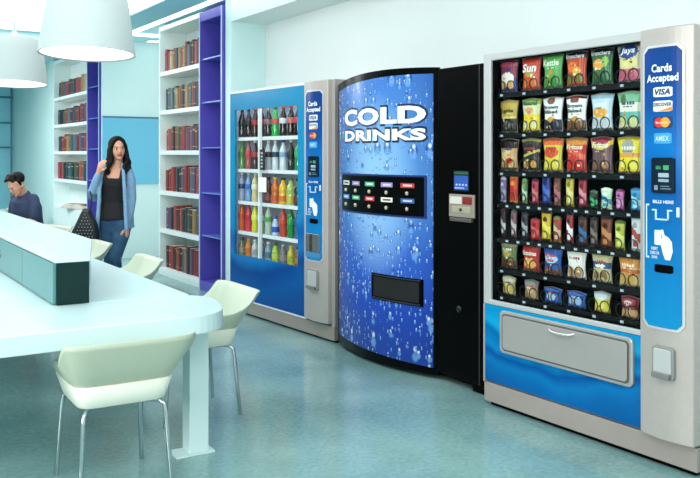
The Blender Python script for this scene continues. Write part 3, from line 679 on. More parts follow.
BZ = [1.632, 1.337, 1.038, .757, .520]
for z in BZ: MB().box(.05, 1.31, .05, .38, z-.010, z-.002).box(.05, 1.31, .036, .05, z-.028, z+.004).build('shelf', mat('F0F4F6', .3), t)
for x in (.03, .0): pass
bx(.10, 1.28, .032, .045, 1.94, 1.955).build('light_tube', emis('FFFFFF', 12), t)
bx(.565, .640, .004, .010, 1.338, 1.52).build('notice_strip', mat('1C2024', .4), t)
for k in range(5): bx(.585, .618, .002, .0038, 1.36+.03*k, 1.375+.03*k).build('notice_mark', mat('C8D0D8', .4), t)
bx(.57, .70, -.012, -.004, 1.142, 1.272).build('paper_notice', mat('F6F8F8', .6), t)
bx(0, 1.76, -.004, .10, .02, .128).build('kick_plate', KICK, t, .003)
bx(.02, 1.74, .03, .42, 0, .0195).build('shadow_plinth', BLACK, t)  # shade below this machine, likewise put in as a black box
bx(1.712, 1.762, .0, .10, .129, H).build('side_post', mat('A9A4A0', .4, .2), t, .004)
bx(1.36, 1.763, .101, .46, H-.009, H).build('top_plate', SILVER, t)
col, YC2 = payment_column(t, 1.361, 1.711, 1.415, 1.655, .635, 1.978, 1, -.03, H)
m = MB().box(1.43, 1.64, YC2(1.53)-.004, YC2(1.53)+.03, .655, .70); m.build('tray_lip', mat('4C86B8', .3), col)
o = MB().box(1.435, 1.635, YC2(1.53)-.008, YC2(1.53)+.01, .70, .845).build('note_tray', mat('9AA0A4', .25, .8), col, .004)
bx(1.50, 1.53, YC2(1.53)-.012, YC2(1.53)-.008, .70, .84).build('tray_shine_plate', mat('5A4A44', .2, .6), o)
coin_return(col, 1.475, 1.60, .41, .55, YC2(1.53))
BX = [.006+.11, .0, 0]
BXs = [.125, .245, .365, .470, .625, .745, .865, .985, 1.105]
BXs = [.075, .205, .330, .445, .575, .700, .835, .965, 1.085]
def bottle(parts, body, cap, label_c, shape):
    if shape == 'tall': prof = [(.030, 0), (.034, .012), (.033, .06), (.030, .085), (.034, .12), (.034, .16), (.024, .20), (.014, .225), (.0125, .245)]
    elif shape == 'wide': prof = [(.036, 0), (.041, .01), (.041, .08), (.036, .10), (.041, .12), (.040, .15), (.024, .185), (.018, .20), (.018, .215)]
    else: prof = [(.030, 0), (.034, .01), (.034, .09), (.030, .11), (.018, .135), (.015, .15)]
    top = prof[-1][1]; o = MB().lathe(prof, 16).build('drink_bottle', [mat(body, .12, coat=.4)])
    MB().lathe([(prof[-1][0]+.003, top), (prof[-1][0]+.003, top+.018), (prof[-1][0]+.001, top+.02)], 14).build('cap', mat(cap, .4), o)
    r = max(p_[0] for p_ in prof) + .0012; z0 = .10 if shape == 'tall' else .05
    if shape == 'tall': MB().lathe([(.0335+.001, .115), (.0355, .12), (.0355, .158), (.034, .162)], 16, cap=False).build('label_wrap', mat(label_c, .4), o)
    else: MB().lathe([(r, .03), (r, .08)], 16, cap=False).build('label_wrap', mat(label_c, .4), o)
    return o
BR = [[('2A1512','1A1A1A','15161A','tall','black'),('241412','202020','1A1A1E','tall','black'),('3A1A18','C03030','A82A2A','tall','dark cola'),('2A1512','C03030','B03030','tall','dark cola'),('2A1A18','C8B898','8A6A6A','tall','brown cola'),('2FA64A','1E7A34','C84A44','tall','bright green'),('2A1210','D03A30','D8D8DC','tall','cola with silver label'),('2A1210','D03A30','C86A60','tall','cola with salmon label'),('2A1210','D03A30','D03A4A','tall','cola with red label')],
      [('6A9A5A','8AB83A','4A7A40','tall','pale green'),('A85A60','C83A3A','C03A3A','tall','rose red'),('4A3A3C','F0F0F0','A83A3A','tall','dark red'),('8A5A5A','C03030','D8A0A0','tall','pink'),('C8CCD4','F0F0F0','2A2C30','tall','clear bottle with black label'),('D0D8E0','F0F0F0','2A3A50','tall','clear bottle with navy label'),('D8E4EC','3A5AA8','8AA8C8','tall','clear bottle with blue cap'),('3A3A3C','F0F0F0','1A1A1C','tall','black'),('2E9A48','2A9A40','3AA850','tall','green')],
      [('A0A8C0','F0F0F0','2E3E68','tall','grey-blue'),('7AA0D8','E8F0F8','3A6AC0','tall','blue'),('D8CC90','F4F0E0','E8E4C8','tall','pale yellow'),('8A8A90','404040','606068','tall','grey'),('6A3A3C','502A2C','7A4A4A','wide','brown'),('D8702C','F0D040','C85A28','wide','orange'),('E8B828','2A2A2A','D8702A','wide','golden yellow with orange label'),('B0C468','3A8A3A','C8B848','wide','lime green'),('3A3A34','202020','7A2A2A','wide','dark olive')],
      [('D8622C','E86A30','C84A28','tall','orange'),('D03A58','D83A5A','B02A48','tall','raspberry red'),('D8D830','C8D020','E8EC70','tall','lemon yellow'),('A0A8A8','E0E0E0','C8CCD0','tall','clear'),('B8C8B0','E0E8E0','5AA04A','tall','pale bottle with green label'),('B8D0E8','3A6AC8','2A58B8','short','small blue and white'),('C84A34','E0E0E0','D84A38','tall','red-orange'),('1E8A3C','1A6A2C','2AA048','tall','deep green'),('3A6AA8','2A4A98','2A58B0','tall','royal blue')],
      [('8A7A60','404040','A09A80','short','dull brown'),('D88A3A','E0A040','C8702A','short','amber orange'),('C8D0D0','F0F0F0','A8B0B4','short','clear'),('A8A8A8','F0F0F0','808890','short','grey'),('8AA8C0','F0F0F0','5A7A98','short','pale blue'),('A8C848','4A8A3A','C8D860','short','lime yellow'),('7A7A80','C8C8C8','9A8A90','short','smoky grey'),('D8C840','E8D850','A8B830','short','yellow'),('9A5A3A','3A3A3A','B08A40','short','brown amber')]]
for r, row in enumerate(BR):
    for i, (b_, c_, l_, sh, nm) in enumerate(row):
        o = bottle(None, b_, c_, l_, sh); o.location = world_of(DR_LOC, DR_RZ, BXs[i]+.0, .088, BZ[r])
        tag(o, '%s bottle, %s on the %s shelf of the glass-front drinks machine' % (nm, ORD[i], ORD[r] if r < 4 else 'bottom'), 'bottle', 'bottles on the %s shelf of the drinks machine' % ORD[r])

# ---- COLD DRINKS machine
BK_LOC, BK_RZ = (3.40, 5.60, 0), R(-90+1.3)
t = thing('cold_drinks_machine', 'black vending machine with bulging blue water-drop front lettered COLD DRINKS', 'vending machine', BK_LOC, BK_RZ)
BU = .115; DW = 1.215
def YB(x, off=0): q = max(0, min(1, x/DW)); return -BU*4*q*(1-q) - off
def ZT(x): q = max(0, min(1, x/DW)); return 2.012 + .036*q + .030*4*q*(1-q)
def bulge(name, x0, x1, z0, z1, m, parent, off=0.0, thick=.02, n=28, top=None, hole=None, smooth=True, bevel=0):
    """a curved slab following the door; z0/z1 may be functions of x"""
    F0 = z0 if callable(z0) else (lambda x: z0); F1 = z1 if callable(z1) else (lambda x: z1)
    vs = []; fs = []
    for i in range(n+1):
        x = x0 + (x1-x0)*i/n
        vs += [(x, YB(x, off), F0(x)), (x, YB(x, off), F1(x)), (x, YB(x, off)+thick, F0(x)), (x, YB(x, off)+thick, F1(x))]
    for i in range(n):
        q = i*4; fs += [(q, q+4, q+5, q+1), (q+2, q+3, q+7, q+6), (q+1, q+5, q+7, q+3), (q, q+2, q+6, q+4)]
    fs += [(0, 1, 3, 2), (n*4, n*4+2, n*4+3, n*4+1)]
    return MB().add(vs, fs).build(name, m, parent, bevel)
def drops_mat():
    m = bpy.data.materials.new('water_drop_print'); m.use_nodes = True; nt = m.node_tree; b = nt.nodes['Principled BSDF']
    L = nt.links.new; N = nt.nodes.new
    tc = N('ShaderNodeTexCoord'); sp0 = N('ShaderNodeSeparateXYZ'); L(tc.outputs['Object'], sp0.inputs[0]); mp = N('ShaderNodeCombineXYZ'); L(sp0.outputs['X'], mp.inputs[0]); zs0 = N('ShaderNodeMath'); zs0.operation = 'MULTIPLY'; zs0.inputs[1].default_value = .8; L(sp0.outputs['Z'], zs0.inputs[0]); L(zs0.outputs[0], mp.inputs[1])
    def Mth(op, a, c=None, d=None, clamp=False):
        n = N('ShaderNodeMath'); n.operation = op; n.use_clamp = clamp
        for i, v in enumerate((a, c, d)):
            if v is None: continue
            if isinstance(v, (int, float)): n.inputs[i].default_value = v
            else: L(v, n.inputs[i])
        return n.outputs[0]
    sp = N('ShaderNodeSeparateXYZ'); L(tc.outputs['Object'], sp.inputs[0])
    r = N('ShaderNodeValToRGB'); L(Mth('DIVIDE', sp.outputs['Z'], 2.05), r.inputs[0])
    el = r.color_ramp.elements; el[0].position = .04; el[0].color = lin('1E40A0'); el[1].position = 1; el[1].color = lin('3E74C4')
    for p_, h in ((.2, '2048B4'), (.38, '3464C8'), (.5, '4E86D4'), (.62, '5E9ADC'), (.8, '5890D2')):
        e = el.new(p_); e.color = lin(h)
    # printed bright centre
    gx = Mth('SUBTRACT', sp.outputs['X'], .66); gz = Mth('SUBTRACT', sp.outputs['Z'], 1.25)
    d2 = Mth('ADD', Mth('MULTIPLY', gx, Mth('MULTIPLY', gx, 5.5)), Mth('MULTIPLY', gz, Mth('MULTIPLY', gz, 2.2)))
    gl = Mth('MULTIPLY', Mth('SUBTRACT', 1.0, d2, None, True), .65)
    mxg = N('ShaderNodeMix'); mxg.data_type = 'RGBA'; L(gl, mxg.inputs[0]); L(r.outputs[0], mxg.inputs[6]); mxg.inputs[7].default_value = lin('A8D4F2')
    edge = Mth('MULTIPLY', Mth('ABSOLUTE', gx), 1.55, None, True)
    e3 = Mth('MULTIPLY', Mth('POWER', edge, 2.5), .85)
    mxe = N('ShaderNodeMix'); mxe.data_type = 'RGBA'; L(e3, mxe.inputs[0]); L(mxg.outputs[2], mxe.inputs[6]); mxe.inputs[7].default_value = lin('142C80')
    cur = mxe.outputs[2]
    for sc_, rad, thr, seed in ((5.5, .27, .40, 0.0), (11.0, .31, .35, 3.7), (24.0, .32, .40, 9.1)):
        m2 = N('ShaderNodeMapping'); L(mp.outputs[0], m2.inputs[0]); m2.inputs['Location'].default_value = (seed, seed*.7, 0)
        def vor(dz):
            m3 = N('ShaderNodeMapping'); L(m2.outputs[0], m3.inputs[0]); m3.inputs['Location'].default_value = (0, dz, 0)
            v = N('ShaderNodeTexVoronoi'); v.voronoi_dimensions = '2D'; v.feature = 'F1'; v.inputs['Scale'].default_value = sc_; v.inputs['Randomness'].default_value = .85
            L(m3.outputs[0], v.inputs['Vector']); return v
        v1 = vor(0); v2 = vor(.10/sc_*1.1); v3 = vor(-.12/sc_)
        sepc = N('ShaderNodeSeparateColor'); L(v1.outputs['Color'], sepc.inputs[0])
        present = Mth('GREATER_THAN', sepc.outputs[0], thr)
        radv = Mth('MULTIPLY_ADD', sepc.outputs[1], rad*.6, rad*.4)
        inside = Mth('MULTIPLY', Mth('MULTIPLY', Mth('SUBTRACT', radv, v1.outputs['Distance']), 14.0, None, True), present)
        core = Mth('MULTIPLY', Mth('MULTIPLY', Mth('SUBTRACT', Mth('MULTIPLY', radv, .72), v2.outputs['Distance']), 12.0, None, True), present)
        spec = Mth('MULTIPLY', Mth('MULTIPLY', Mth('SUBTRACT', Mth('MULTIPLY', radv, .45), v3.outputs['Distance']), 14.0, None, True), present)
        for fac, hx, k in ((inside, '16399A', .7), (core, '86C0F0', .55), (spec, 'E8F6FF', .85)):
            mx = N('ShaderNodeMix'); mx.data_type = 'RGBA'; L(Mth('MULTIPLY', fac, k), mx.inputs[0]); L(cur, mx.inputs[6]); mx.inputs[7].default_value = lin(hx); cur = mx.outputs[2]
    L(cur, b.inputs['Base Color']); b.inputs['Roughness'].default_value = .22
    return m
bx(0, 1.655, .021, .485, .03, 2.03).build('cabinet', BLACK, t, .006)
bulge('door', 0, DW, .03, ZT, BLACK_G, t, 0, .02)
m = MB(); N_ = 24
vs = [(0, .02, .03), (DW, .02, .03)]
pl = [(0, .0205)] + [(DW*i/N_, YB(DW*i/N_)+.012) for i in range(N_+1)] + [(DW, .0205)]
# solid behind the curved skin
MB().prism([(DW, .0205)] + [(DW*(N_-i)/N_, YB(DW*(N_-i)/N_)+.012) for i in range(N_+1)] + [(0, .0205)], .035, 2.008, 0).build('door_core', BLACK, t)
fp = bulge('blue_front', .045, 1.182, lambda x: .105 - .03*(x/DW), lambda x: ZT(x)-.062 + .02*(x/DW), drops_mat(), t, .004, .006)
def BL(s, rect, m_, off, **kw): return lettering('lettering', s, rect, m_, fp, yf=lambda x: YB(x, off), **kw)
NAVY = mat('0E1C44', .4); WT = mat('F8FBFF', .35)
for s_, rect in (('COLD', (.205, 1.135, 1.686, 1.806)), ('DRINKS', (.215, 1.135, 1.572, 1.652))):
    BL(s_, rect, NAVY, .006, bold=.08, grow=.015); BL(s_, rect, WT, .0085, bold=.05)
# selection panel
sp_ = bulge('selection_panel', .160, 1.120, 1.065, 1.325, BLACK_G, t, .012, .012)
o2 = bulge('panel_rim', .140, 1.138, 1.052, 1.338, mat('1A2A66', .3), t, .008, .008)
labs = [[('E8E4DC','2A2A2A'),('8A80A8','E8C8D0'),('4AA880','D8F0E4'),('9A90C8','F0D0E0'),('C8303A','F4E0DC')], [('5A80B8','D0E0F0'),('3A9A70','D8F0E4'),('C8303A','F0E0E0'),('EDE8DC','5A4A3A'),('3A5A98','C0D0E8')]]
SX = [.250, .42, .61, .80, .99]
for r_, (zl, zb) in enumerate(((1.268, 1.215), (1.165, 1.110))):
    for k, x in enumerate(SX):
        fl = bulge('flavour_tag', x-.058, x+.058, zl-.016, zl+.016, mat(labs[r_][k][0], .35), sp_, .0135, .003, 4)
        bulge('tag_stripe', x-.035, x+.040, zl-.006, zl+.006, mat(labs[r_][k][1], .35), fl, .0145, .002, 4)
        o = MB(); c_ = (x, YB(x, .012), zb)
        o.lathe([(.0135, 0), (.0135, .008), (.011, .010)], 16); o.build('button', mat('D8C8A8', .3, .4), sp_, M=Matrix.Translation(c_) @ Matrix.Rotation(R(90), 4, 'X'))
# dispensing slot
sl = bulge('dispensing_slot', .640, 1.112, .468, .648, BLACK, t, .016, .014)
bulge('slot_opening', .665, 1.088, .490, .626, mat('050506', .6), sl, .017, .01)
for zz in (.478, .638): bulge('slot_rim', .652, 1.10, zz-.004, zz+.004, mat('2E323C', .3), sl, .020, .006)
# right column with reader
co = bx(DW+.012, 1.655, -.012, .0205, .06, 2.035).build('column_front', mat('050404', .3, spec=.05), t, .006)
s_ = bx(1.395, 1.545, -.022, -.012, 1.245, 1.375).build('display', mat('10141A', .2), co)
bx(1.405, 1.535, -.0235, -.022, 1.255, 1.345).build('screen', emis('1C4A9C', .22), s_)
bx(1.405, 1.535, -.0235, -.022, 1.352, 1.37).build('screen_bar', mat('2E5A40', .4), s_)
for k in range(4): bx(1.42+.03*k, 1.435+.03*k, -.0245, -.0235, 1.282, 1.292).build('screen_icon', mat('C8D8F0', .4), s_)
bx(1.41, 1.50, -.0245, -.0235, 1.262, 1.270).build('screen_icon', mat('A8C0E8', .4), s_)
v_ = bx(1.350, 1.592, -.022, -.012, 1.082, 1.226).build('bill_validator', mat('A89C90', .35, .3), co, .003)
bx(1.362, 1.475, -.025, -.022, 1.165, 1.212).build('instruction_label', mat('D8D0C8', .5), v_)
bx(1.485, 1.570, -.025, -.022, 1.165, 1.212).build('red_label', mat('8A1E24', .4), v_)
bx(1.385, 1.555, -.026, -.022, 1.110, 1.150).build('coin_plate', mat('C8BCA0', .3, .4), v_, .002)
MB().lathe([(.010, 0), (.010, .006)], 12).build('coin_slot', mat('2A2420', .4), v_, M=Matrix.Translation((1.47, -.026, 1.13)) @ Matrix.Rotation(R(90), 4, 'X'))
bx(1.37, 1.575, -.034, -.012, 1.055, 1.078).build('validator_lip', mat('6A645E', .35, .4), co, .003)
MB().lathe([(.022, 0), (.022, .006), (.012, .010)], 18).build('lock', mat('26282A', .3, .5), co, M=Matrix.Translation((1.44, -.012, .50)) @ Matrix.Rotation(R(90), 4, 'X'))
bx(1.622, 1.632, -.0135, -.012, .06, 2.03).build('edge_line', mat('2A2422', .3), co)
for x in (.06, 1.58):
    for y in (.06, .46): bx(x-.05, x+.05, y-.04, y+.04, 0, .03).build('foot', BLACK, t)

# ------------------------------------------------------------------ people
def figure_mesh(name, mb, m, parent, voxel=.007, smooth=4):
    o = mb.build(name, m, parent)
    r = o.modifiers.new('remesh', 'REMESH'); r.mode = 'VOXEL'; r.voxel_size = voxel; r.use_smooth_shade = True
    s = o.modifiers.new('smooth', 'SMOOTH'); s.iterations = smooth; s.factor = .5
    return o
def hand(mb, wrist, d, side, curl=.3, s=1.0):
    """palm and five fingers from the wrist along d; side = direction from the fingers to the thumb"""
    wrist = Vector(wrist); d = Vector(d).normalized(); side = Vector(side); side = (side - d*side.dot(d)).normalized(); nrm = d.cross(side)
    mb.tube([wrist - d*.02, wrist + d*.02*s, wrist + d*.055*s, wrist + d*.08*s], [.022*s, .027*s, .032*s, .028*s], 12)
    for k in range(4):
        o = wrist + d*.075*s + side*(.027 - .018*k)*s; ln = (.070, .080, .074, .058)[k]*s
        p = [o - d*.02*s]; a = 0; cur = o
        p.append(cur)
        for q in (.45, .32, .25):
            a += curl; cur = cur + (d*math.cos(a) + nrm*math.sin(a))*ln*q; p.append(cur)
        mb.tube(p, [.0095*s, .0092*s, .0088*s, .0082*s, .0070*s], 8)
    b0 = wrist + d*.022*s + side*.022*s; b1 = b0 + (d*.6 + side*.8).normalized()*.035*s; b2 = b1 + (d*.9 + side*.3 + nrm*.25).normalized()*.032*s
    mb.tube([b0 - side*.012*s, b0, b1, b2], [.013*s, .013*s, .011*s, .009*s], 8)
def head(mb, M, s=1.0, male=False):
    def T(p): return M @ (Vector(p)*s)
    R3 = M.to_3x3().to_4x4()
    def ball(c, r): mb.ball(T(c), tuple(q*s for q in r), 18, 0, R3)
    ball((0, .012, .045), (.073, .092, .078)); ball((0, -.018, -.005), (.062, .068, .088)); ball((0, -.040, -.058), (.040 if not male else .046, .038, .040))
    ball((0, -.066, -.083), (.018, .015, .016)); ball((.03, -.05, -.018), (.024, .022, .022)); ball((-.03, -.05, -.018), (.024, .022, .022))
    mb.tube([T((0, -.075, .018)), T((0, -.090, -.005)), T((0, -.098, -.022)), T((0, -.085, -.028))], [.008*s, .010*s, .012*s, .009*s], 8)
    for q in (-1, 1):
        mb.ball(T((q*.074, .008, -.005)), (.010*s, .018*s, .030*s), 10, 0, R3)
    ball((0, -.078, .032), (.045, .012, .010)); ball((0, -.083, -.050), (.022, .010, .008))
def face(parent, M, s=1.0, lips='B04448', iris='2A1A14'):
    def T(p): return M @ (Vector(p)*s)
    R3 = M.to_3x3().to_4x4()
    for q in (-1, 1):
        e = MB().ball(T((q*.029, -.079, .010)), (.0125*s, .008*s, .0052*s), 12, 0, R3).build('eye', mat('E8E4E0', .2), parent)
        MB().ball(T((q*.029, -.0865, .010)), (.0075*s, .003*s, .0056*s), 10, 0, R3).build('iris', mat(iris, .2), e)
        MB().tube([T((q*.014, -.0905, .028)), T((q*.030, -.092, .033)), T((q*.046, -.083, .027))], .0024*s, 6).build('eyebrow', mat('1E1512', .7), parent)
    MB().tube([T((-.022, -.082, -.047)), T((-.008, -.0925, -.0445)), T((.008, -.0925, -.0445)), T((.022, -.082, -.047))], .0042*s, 8).tube([T((-.018, -.084, -.053)), T((0, -.0935, -.055)), T((.018, -.084, -.053))], .0048*s, 8).build('mouth', mat(lips, .4), parent)

SKIN = mat('D9A083', .5, var=.03, vs=20); DENIM = mat('2A5070', .85, var=.3, vs=14, bump=.2)
W_ = thing('person', 'standing woman with long dark hair in light blue cardigan, black top and jeans', 'person', (2.42, 8.16, 0), -YAW)
HM = Matrix.Translation((.035, -.01, 1.520)) @ Matrix.Rotation(R(26), 4, 'Z') @ Matrix.Rotation(R(-4), 4, 'Y')
b = MB()
head(b, HM, .98)
b.tube([(.02, .025, 1.33), (.024, .022, 1.38), (.032, .012, 1.45)], [.050, .046, .048], 14)
b.tube([(0, .03, .80), (-.005, .025, .90), (-.005, .02, 1.02), (0, .02, 1.14), (.003, .02, 1.24), (.006, .025, 1.31), (.012, .025, 1.36)],
       [(.10, .150), (.10, .145), (.085, .112), (.095, .125), (.10, .135), (.075, .125), (.045, .06)], 20)
def orient_check(): pass
armR = [(.118, .02, 1.315), (.148, .015, 1.22), (.162, .01, 1.05), (.150, -.02, .90), (.128, -.05, .78)]
armL = [(-.105, .02, 1.315), (-.150, .0, 1.22), (-.205, -.03, 1.045), (-.185, -.10, 1.12), (-.140, -.13, 1.23), (-.118, -.135, 1.30)]
b.tube(armR, [.042, .042, .036, .031, .024], 12); hand(b, (.132, -.052, .77), (-.12, -.12, -1), (-.4, -1, 0), .18, .95)
b.tube(armL, [.042, .042, .036, .033, .027, .023], 12); hand(b, (-.116, -.135, 1.305), (.35, .05, 1), (1, -.3, -.2), .25, .92)
legA = [(-.078, .02, .86), (-.068, .01, .70), (-.048, .0, .48), (-.050, .03, .30), (-.045, .05, .09)]
legB = [(.080, .01, .86), (.070, -.03, .70), (.034, -.10, .48), (.036, -.05, .30), (.045, -.01, .09)]
for L_ in (legA, legB):
    b.tube(L_, [.088, .080, .055, .052, .036], 14)
    f_ = Vector(L_[-1]); b.tube([f_, f_ + Vector((.01, -.05, -.05)), f_ + Vector((.015, -.13, -.065))], [.036, .032, .022], 10)
body = figure_mesh('body', b, SKIN, W_, .0065)
face(W_, HM, .98)
# black top
m = MB().tube([(0, .025, .845), (-.004, .025, .92), (-.005, .02, 1.02), (0, .015, 1.12), (.003, .008, 1.19), (.005, .012, 1.240)],
       [(.146, .176), (.132, .162), (.108, .132), (.114, .138), (.124, .143), (.112, .132)], 28, cap=False)
for x in (-.080, .088): m.tube([(x*.8, -.088, 1.21), (x*.95, -.080, 1.25), (x, -.055, 1.31), (x, .02, 1.365), (x, .08, 1.31)], .020, 8)
m.tube([(-.085, -.080, 1.235), (-.05, -.094, 1.222), (.003, -.10, 1.216), (.055, -.094, 1.222), (.092, -.078, 1.235)], .016, 8)
figure_mesh('tank_top', m, mat('0B0C10', .8, bump=.1, vs=30), W_, .008)
# jeans
m = MB().tube([(-.003, .025, .89), (0, .03, .82), (0, .03, .77)], [(.118, .155), (.125, .165), (.115, .160)], 22)
for L_ in (legA, legB): m.tube(L_, [.092, .083, .058, .056, .050], 16)
figure_mesh('jeans', m, DENIM, W_, .008)
for L_, q in ((legA, -1), (legB, 1)):
    f_ = Vector(L_[-1]); m = MB().tube([f_ + Vector((0, .03, -.045)), f_ + Vector((.01, -.06, -.055)), f_ + Vector((.015, -.15, -.062))], [.040, .038, .026], 12)
    figure_mesh('shoe', m, mat('1A1A1E', .4), W_, .008)
# cardigan: back and side panels hanging open, sleeves, front bands
CARD = mat('7FA4C4', .9, var=.06, vs=25, bump=.25)
m = MB(); NA = 30; zs_ = [(.76, .180, .150, 50), (.86, .170, .140, 54), (.98, .150, .130, 58), (1.10, .148, .132, 58), (1.20, .154, .138, 58), (1.28, .150, .125, 62), (1.335, .120, .10, 66), (1.365, .085, .07, 60)]
vo = []; 
for th in (0, .014):
    for (z, rx, ry, op) in zs_:
        for i in range(NA+1):
            a = R(-90 + op) + (2*PI - 2*R(op))*i/NA
            w_ = .006*math.sin(a*9 + z*14) if z < 1.2 else 0
            vo.append((.003 + (rx-th+w_)*math.cos(a), .022 + (ry-th+w_)*math.sin(a), z))
Wd = NA+1; HZ = len(zs_); NN = Wd*HZ; fs = []
for j in range(HZ-1):
    for i in range(NA):
        q = j*Wd+i; fs += [(q, q+1, q+Wd+1, q+Wd), (NN+q, NN+q+Wd, NN+q+Wd+1, NN+q+1)]
    for i in (0, NA):
        q = j*Wd+i; fs.append((q, q+Wd, NN+q+Wd, NN+q))
for i in range(NA):
    for j in (0, HZ-1): q = j*Wd+i; fs.append((q, NN+q, NN+q+1, q+1))
m.add(vo, fs)
m.tube(armR, [.054, .052, .047, .042, .036], 14)
m.tube(armL[:-1] + [(-.126, -.134, 1.27)], [.054, .053, .048, .043, .037, .033], 14)
for q, x in ((-1, -.125), (1, .135)):
    m.tube([(x*.55, .0, 1.385), (x*.78, -.075, 1.31), (x*.92, -.105, 1.15), (x*.98, -.105, .98), (x*1.05, -.115, .84), (x*1.08, -.115, .76)], [.016, .018, .020, .021, .022, .022], 8)
figure_mesh('cardigan', m, CARD, W_, .0085)
# hair
HAIR = mat('0A0707', .75, var=.3, vs=60, bump=.6, spec=.3)
m = MB()
R3 = HM.to_3x3().to_4x4()
m.ball(HM @ Vector((0, .030, .052)), (.086, .094, .086), 20, 0, R3)
locks = []
for k in range(20):
    a = R(-38) + (PI + 2*R(38))*k/19            # from the image-right temple round the back to the left one
    x0, y0 = .074*math.cos(a), .022 + .078*math.sin(a)
    locks.append((x0, y0, .022 + (.125 if x0 > 0 else .095)*math.cos(a), .02 + (.105 if a > 0 and a < PI else .16)*math.sin(a), 1.285 + .03*math.sin(k*2.3), .021))
for k, (x0, y0, xe, ye, ze, r_) in enumerate(locks):
    p0 = HM @ Vector((x0*.8, y0*.9, .080)); p1 = HM @ Vector((x0*1.10, y0, .0)); p2 = HM @ Vector((x0*1.2, y0*1.05, -.07)); e = Vector((xe, ye, ze))
    pts = [p0, p1, p2]; N_ = 7
    for q in range(1, N_+1):
        f_ = q/N_; wv = .012*math.sin(f_*8 + k*1.7)
        pts.append(p2.lerp(e, f_) + Vector((wv, wv*.6*math.cos(k), 0)))
    m.tube(pts, [r_*.8, r_*.95, r_] + [r_*1.02, r_*1.05, r_*1.05, r_, r_*.85, r_*.65, r_*.3], 8)
m.tube([HM @ Vector(p_) for p_ in ((.0, -.045, .118), (-.045, -.055, .085), (-.070, -.040, .03))], [.020, .020, .018], 8)
m.tube([HM @ Vector(p_) for p_ in ((.0, -.045, .118), (.045, -.055, .085), (.070, -.040, .03))], [.020, .020, .018], 8)
figure_mesh('hair', m, HAIR, W_, .0075, 3)
# bag
t = thing('tote_bag', "black tote bag with pale studs hanging from the woman's bent arm", 'bag', (2.42, 8.16, 0), -YAW)
bp = [(-.375, .70), (-.10, .655), (-.115, .80), (-.185, .955), (-.245, .965), (-.30, .85)]
m = MB(); out = [(x, z) for x, z in bp]
vs = []; cxx, czz = -.22, .80
for y_, k in ((-.225, .82), (-.195, 1.0), (-.145, 1.0), (-.115, .82)): vs += [(cxx + (x-cxx)*k, y_, czz + (z-czz)*k) for x, z in bp]
n = len(bp); fs = [tuple(range(n))[::-1], tuple(3*n+i for i in range(n))]
for r_ in range(3): fs += [(r_*n+i, r_*n+(i+1) % n, (r_+1)*n+(i+1) % n, (r_+1)*n+i) for i in range(n)]
m.add(vs, fs, 0, False).build('bag_body', mat('15161C', .5), t, .01)
m = MB().tube([(-.19, -.165, .94), (-.178, -.160, 1.00), (-.175, -.155, 1.075), (-.195, -.140, 1.12)], .008, 8); m.build('strap', mat('101014', .5), t)
m = MB()
for i in range(9):
    for j in range(8):
        x = -.345 + .028*i + (.014 if j % 2 else 0); z = .70 + .030*j
        l = -.375 + (z-.70)*.52; r_ = -.105 - max(0, z-.78)*.45
        if l+.045 < x < r_-.035 and z < .93: m.ball((x, -.226, z), .0048, 6)
m.build('studs', mat('C8CCD4', .3, .5), t)

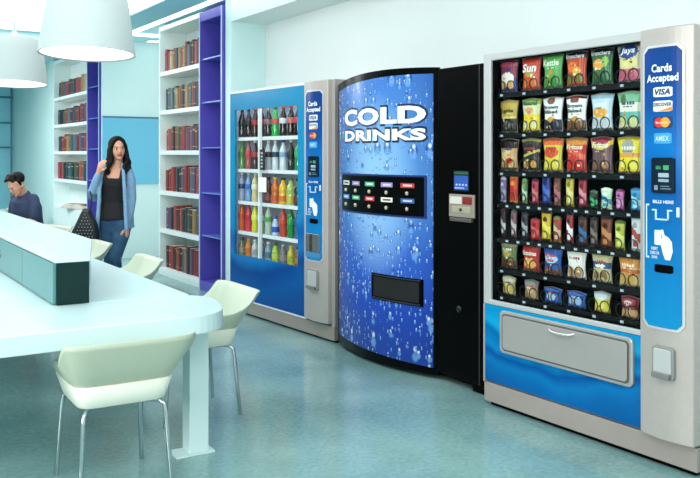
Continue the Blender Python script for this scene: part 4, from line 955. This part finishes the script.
# seated man
M_ = thing('person', 'seated man with short dark hair in navy T-shirt looking down, behind the counter', 'person', (1.895, 9.455, 0), R(-70))
HM2 = Matrix.Translation((.045, -.172, 1.150)) @ Matrix.Rotation(R(8), 4, 'Z') @ Matrix.Rotation(R(32), 4, 'X')
b = MB(); head(b, HM2, 1.0, True)
b.tube([(0, -.06, 1.02), (.02, -.095, 1.07), (.038, -.140, 1.11)], [.06, .056, .056], 14)
b.tube([(0, .03, .50), (0, .02, .60), (0, -.005, .75), (0, -.035, .90), (0, -.06, 1.0), (0, -.075, 1.045)], [(.12, .17), (.12, .165), (.11, .155), (.12, .185), (.10, .18), (.06, .10)], 20)
for q in (-1, 1):
    b.tube([(q*.165, -.055, .995), (q*.195, -.06, .88), (q*.205, -.09, .775), (q*.17, -.20, .775), (q*.10, -.31, .785)], [.044, .044, .042, .038, .028], 12)
    hand(b, (q*.10, -.31, .785), (-q*.4, -1, 0), (-q*1, .2, .3), .2, 1.0)
    b.tube([(q*.09, .02, .53), (q*.11, -.20, .545), (q*.12, -.40, .53), (q*.12, -.42, .30), (q*.12, -.41, .09)], [.085, .080, .062, .055, .040], 14)
    b.tube([(q*.12, -.41, .07), (q*.12, -.47, .04), (q*.12, -.54, .03)], [.038, .034, .025], 10)
figure_mesh('body', b, SKIN, M_, .007); face(M_, HM2, 1.0, 'A8705F')
m = MB().tube([(0, .03, .52), (0, .02, .62), (0, -.005, .75), (0, -.035, .90), (0, -.06, 1.0), (0, -.072, 1.04)], [(.14, .19), (.135, .182), (.128, .172), (.136, .20), (.115, .19), (.07, .105)], 22)
for q in (-1, 1): m.tube([(q*.150, -.055, 1.000), (q*.190, -.058, .93), (q*.203, -.07, .83)], [.066, .062, .060], 14)
figure_mesh('shirt', m, mat('33405F', .85, var=.08, vs=20, bump=.2), M_, .008)
m = MB()
m.tube([(0, .02, .50), (0, .02, .60)], [(.145, .19), (.14, .185)], 18)
for q in (-1, 1): m.tube([(q*.09, .02, .53), (q*.11, -.20, .545), (q*.12, -.40, .53), (q*.12, -.42, .30), (q*.12, -.41, .12)], [.095, .092, .072, .068, .060], 14)
figure_mesh('trousers', m, mat('2A3038', .85), M_, .009)
for q in (-1, 1):
    m = MB().tube([(q*.12, -.39, .045), (q*.12, -.47, .045), (q*.12, -.56, .035)], [.044, .042, .030], 12); figure_mesh('shoe', m, mat('1A1A1E', .4), M_, .009)
m = MB(); R3 = HM2.to_3x3().to_4x4()
m.ball(HM2 @ Vector((0, .030, .062)), (.080, .090, .074), 18, 0, R3)
for k in range(9):
    a = -1.1 + 2.2*k/8
    m.tube([HM2 @ Vector((.05*math.sin(a), -.01, .125)), HM2 @ Vector((.066*math.sin(a), -.062, .112 - .02*abs(a)))], [.022, .015], 8)
for q in (-1, 1): m.tube([HM2 @ Vector((q*.068, .0, .06)), HM2 @ Vector((q*.074, -.006, .02))], [.02, .012], 8)
figure_mesh('hair', m, mat('120D0B', .6, var=.2, vs=40, spec=.2), M_, .0075, 2)
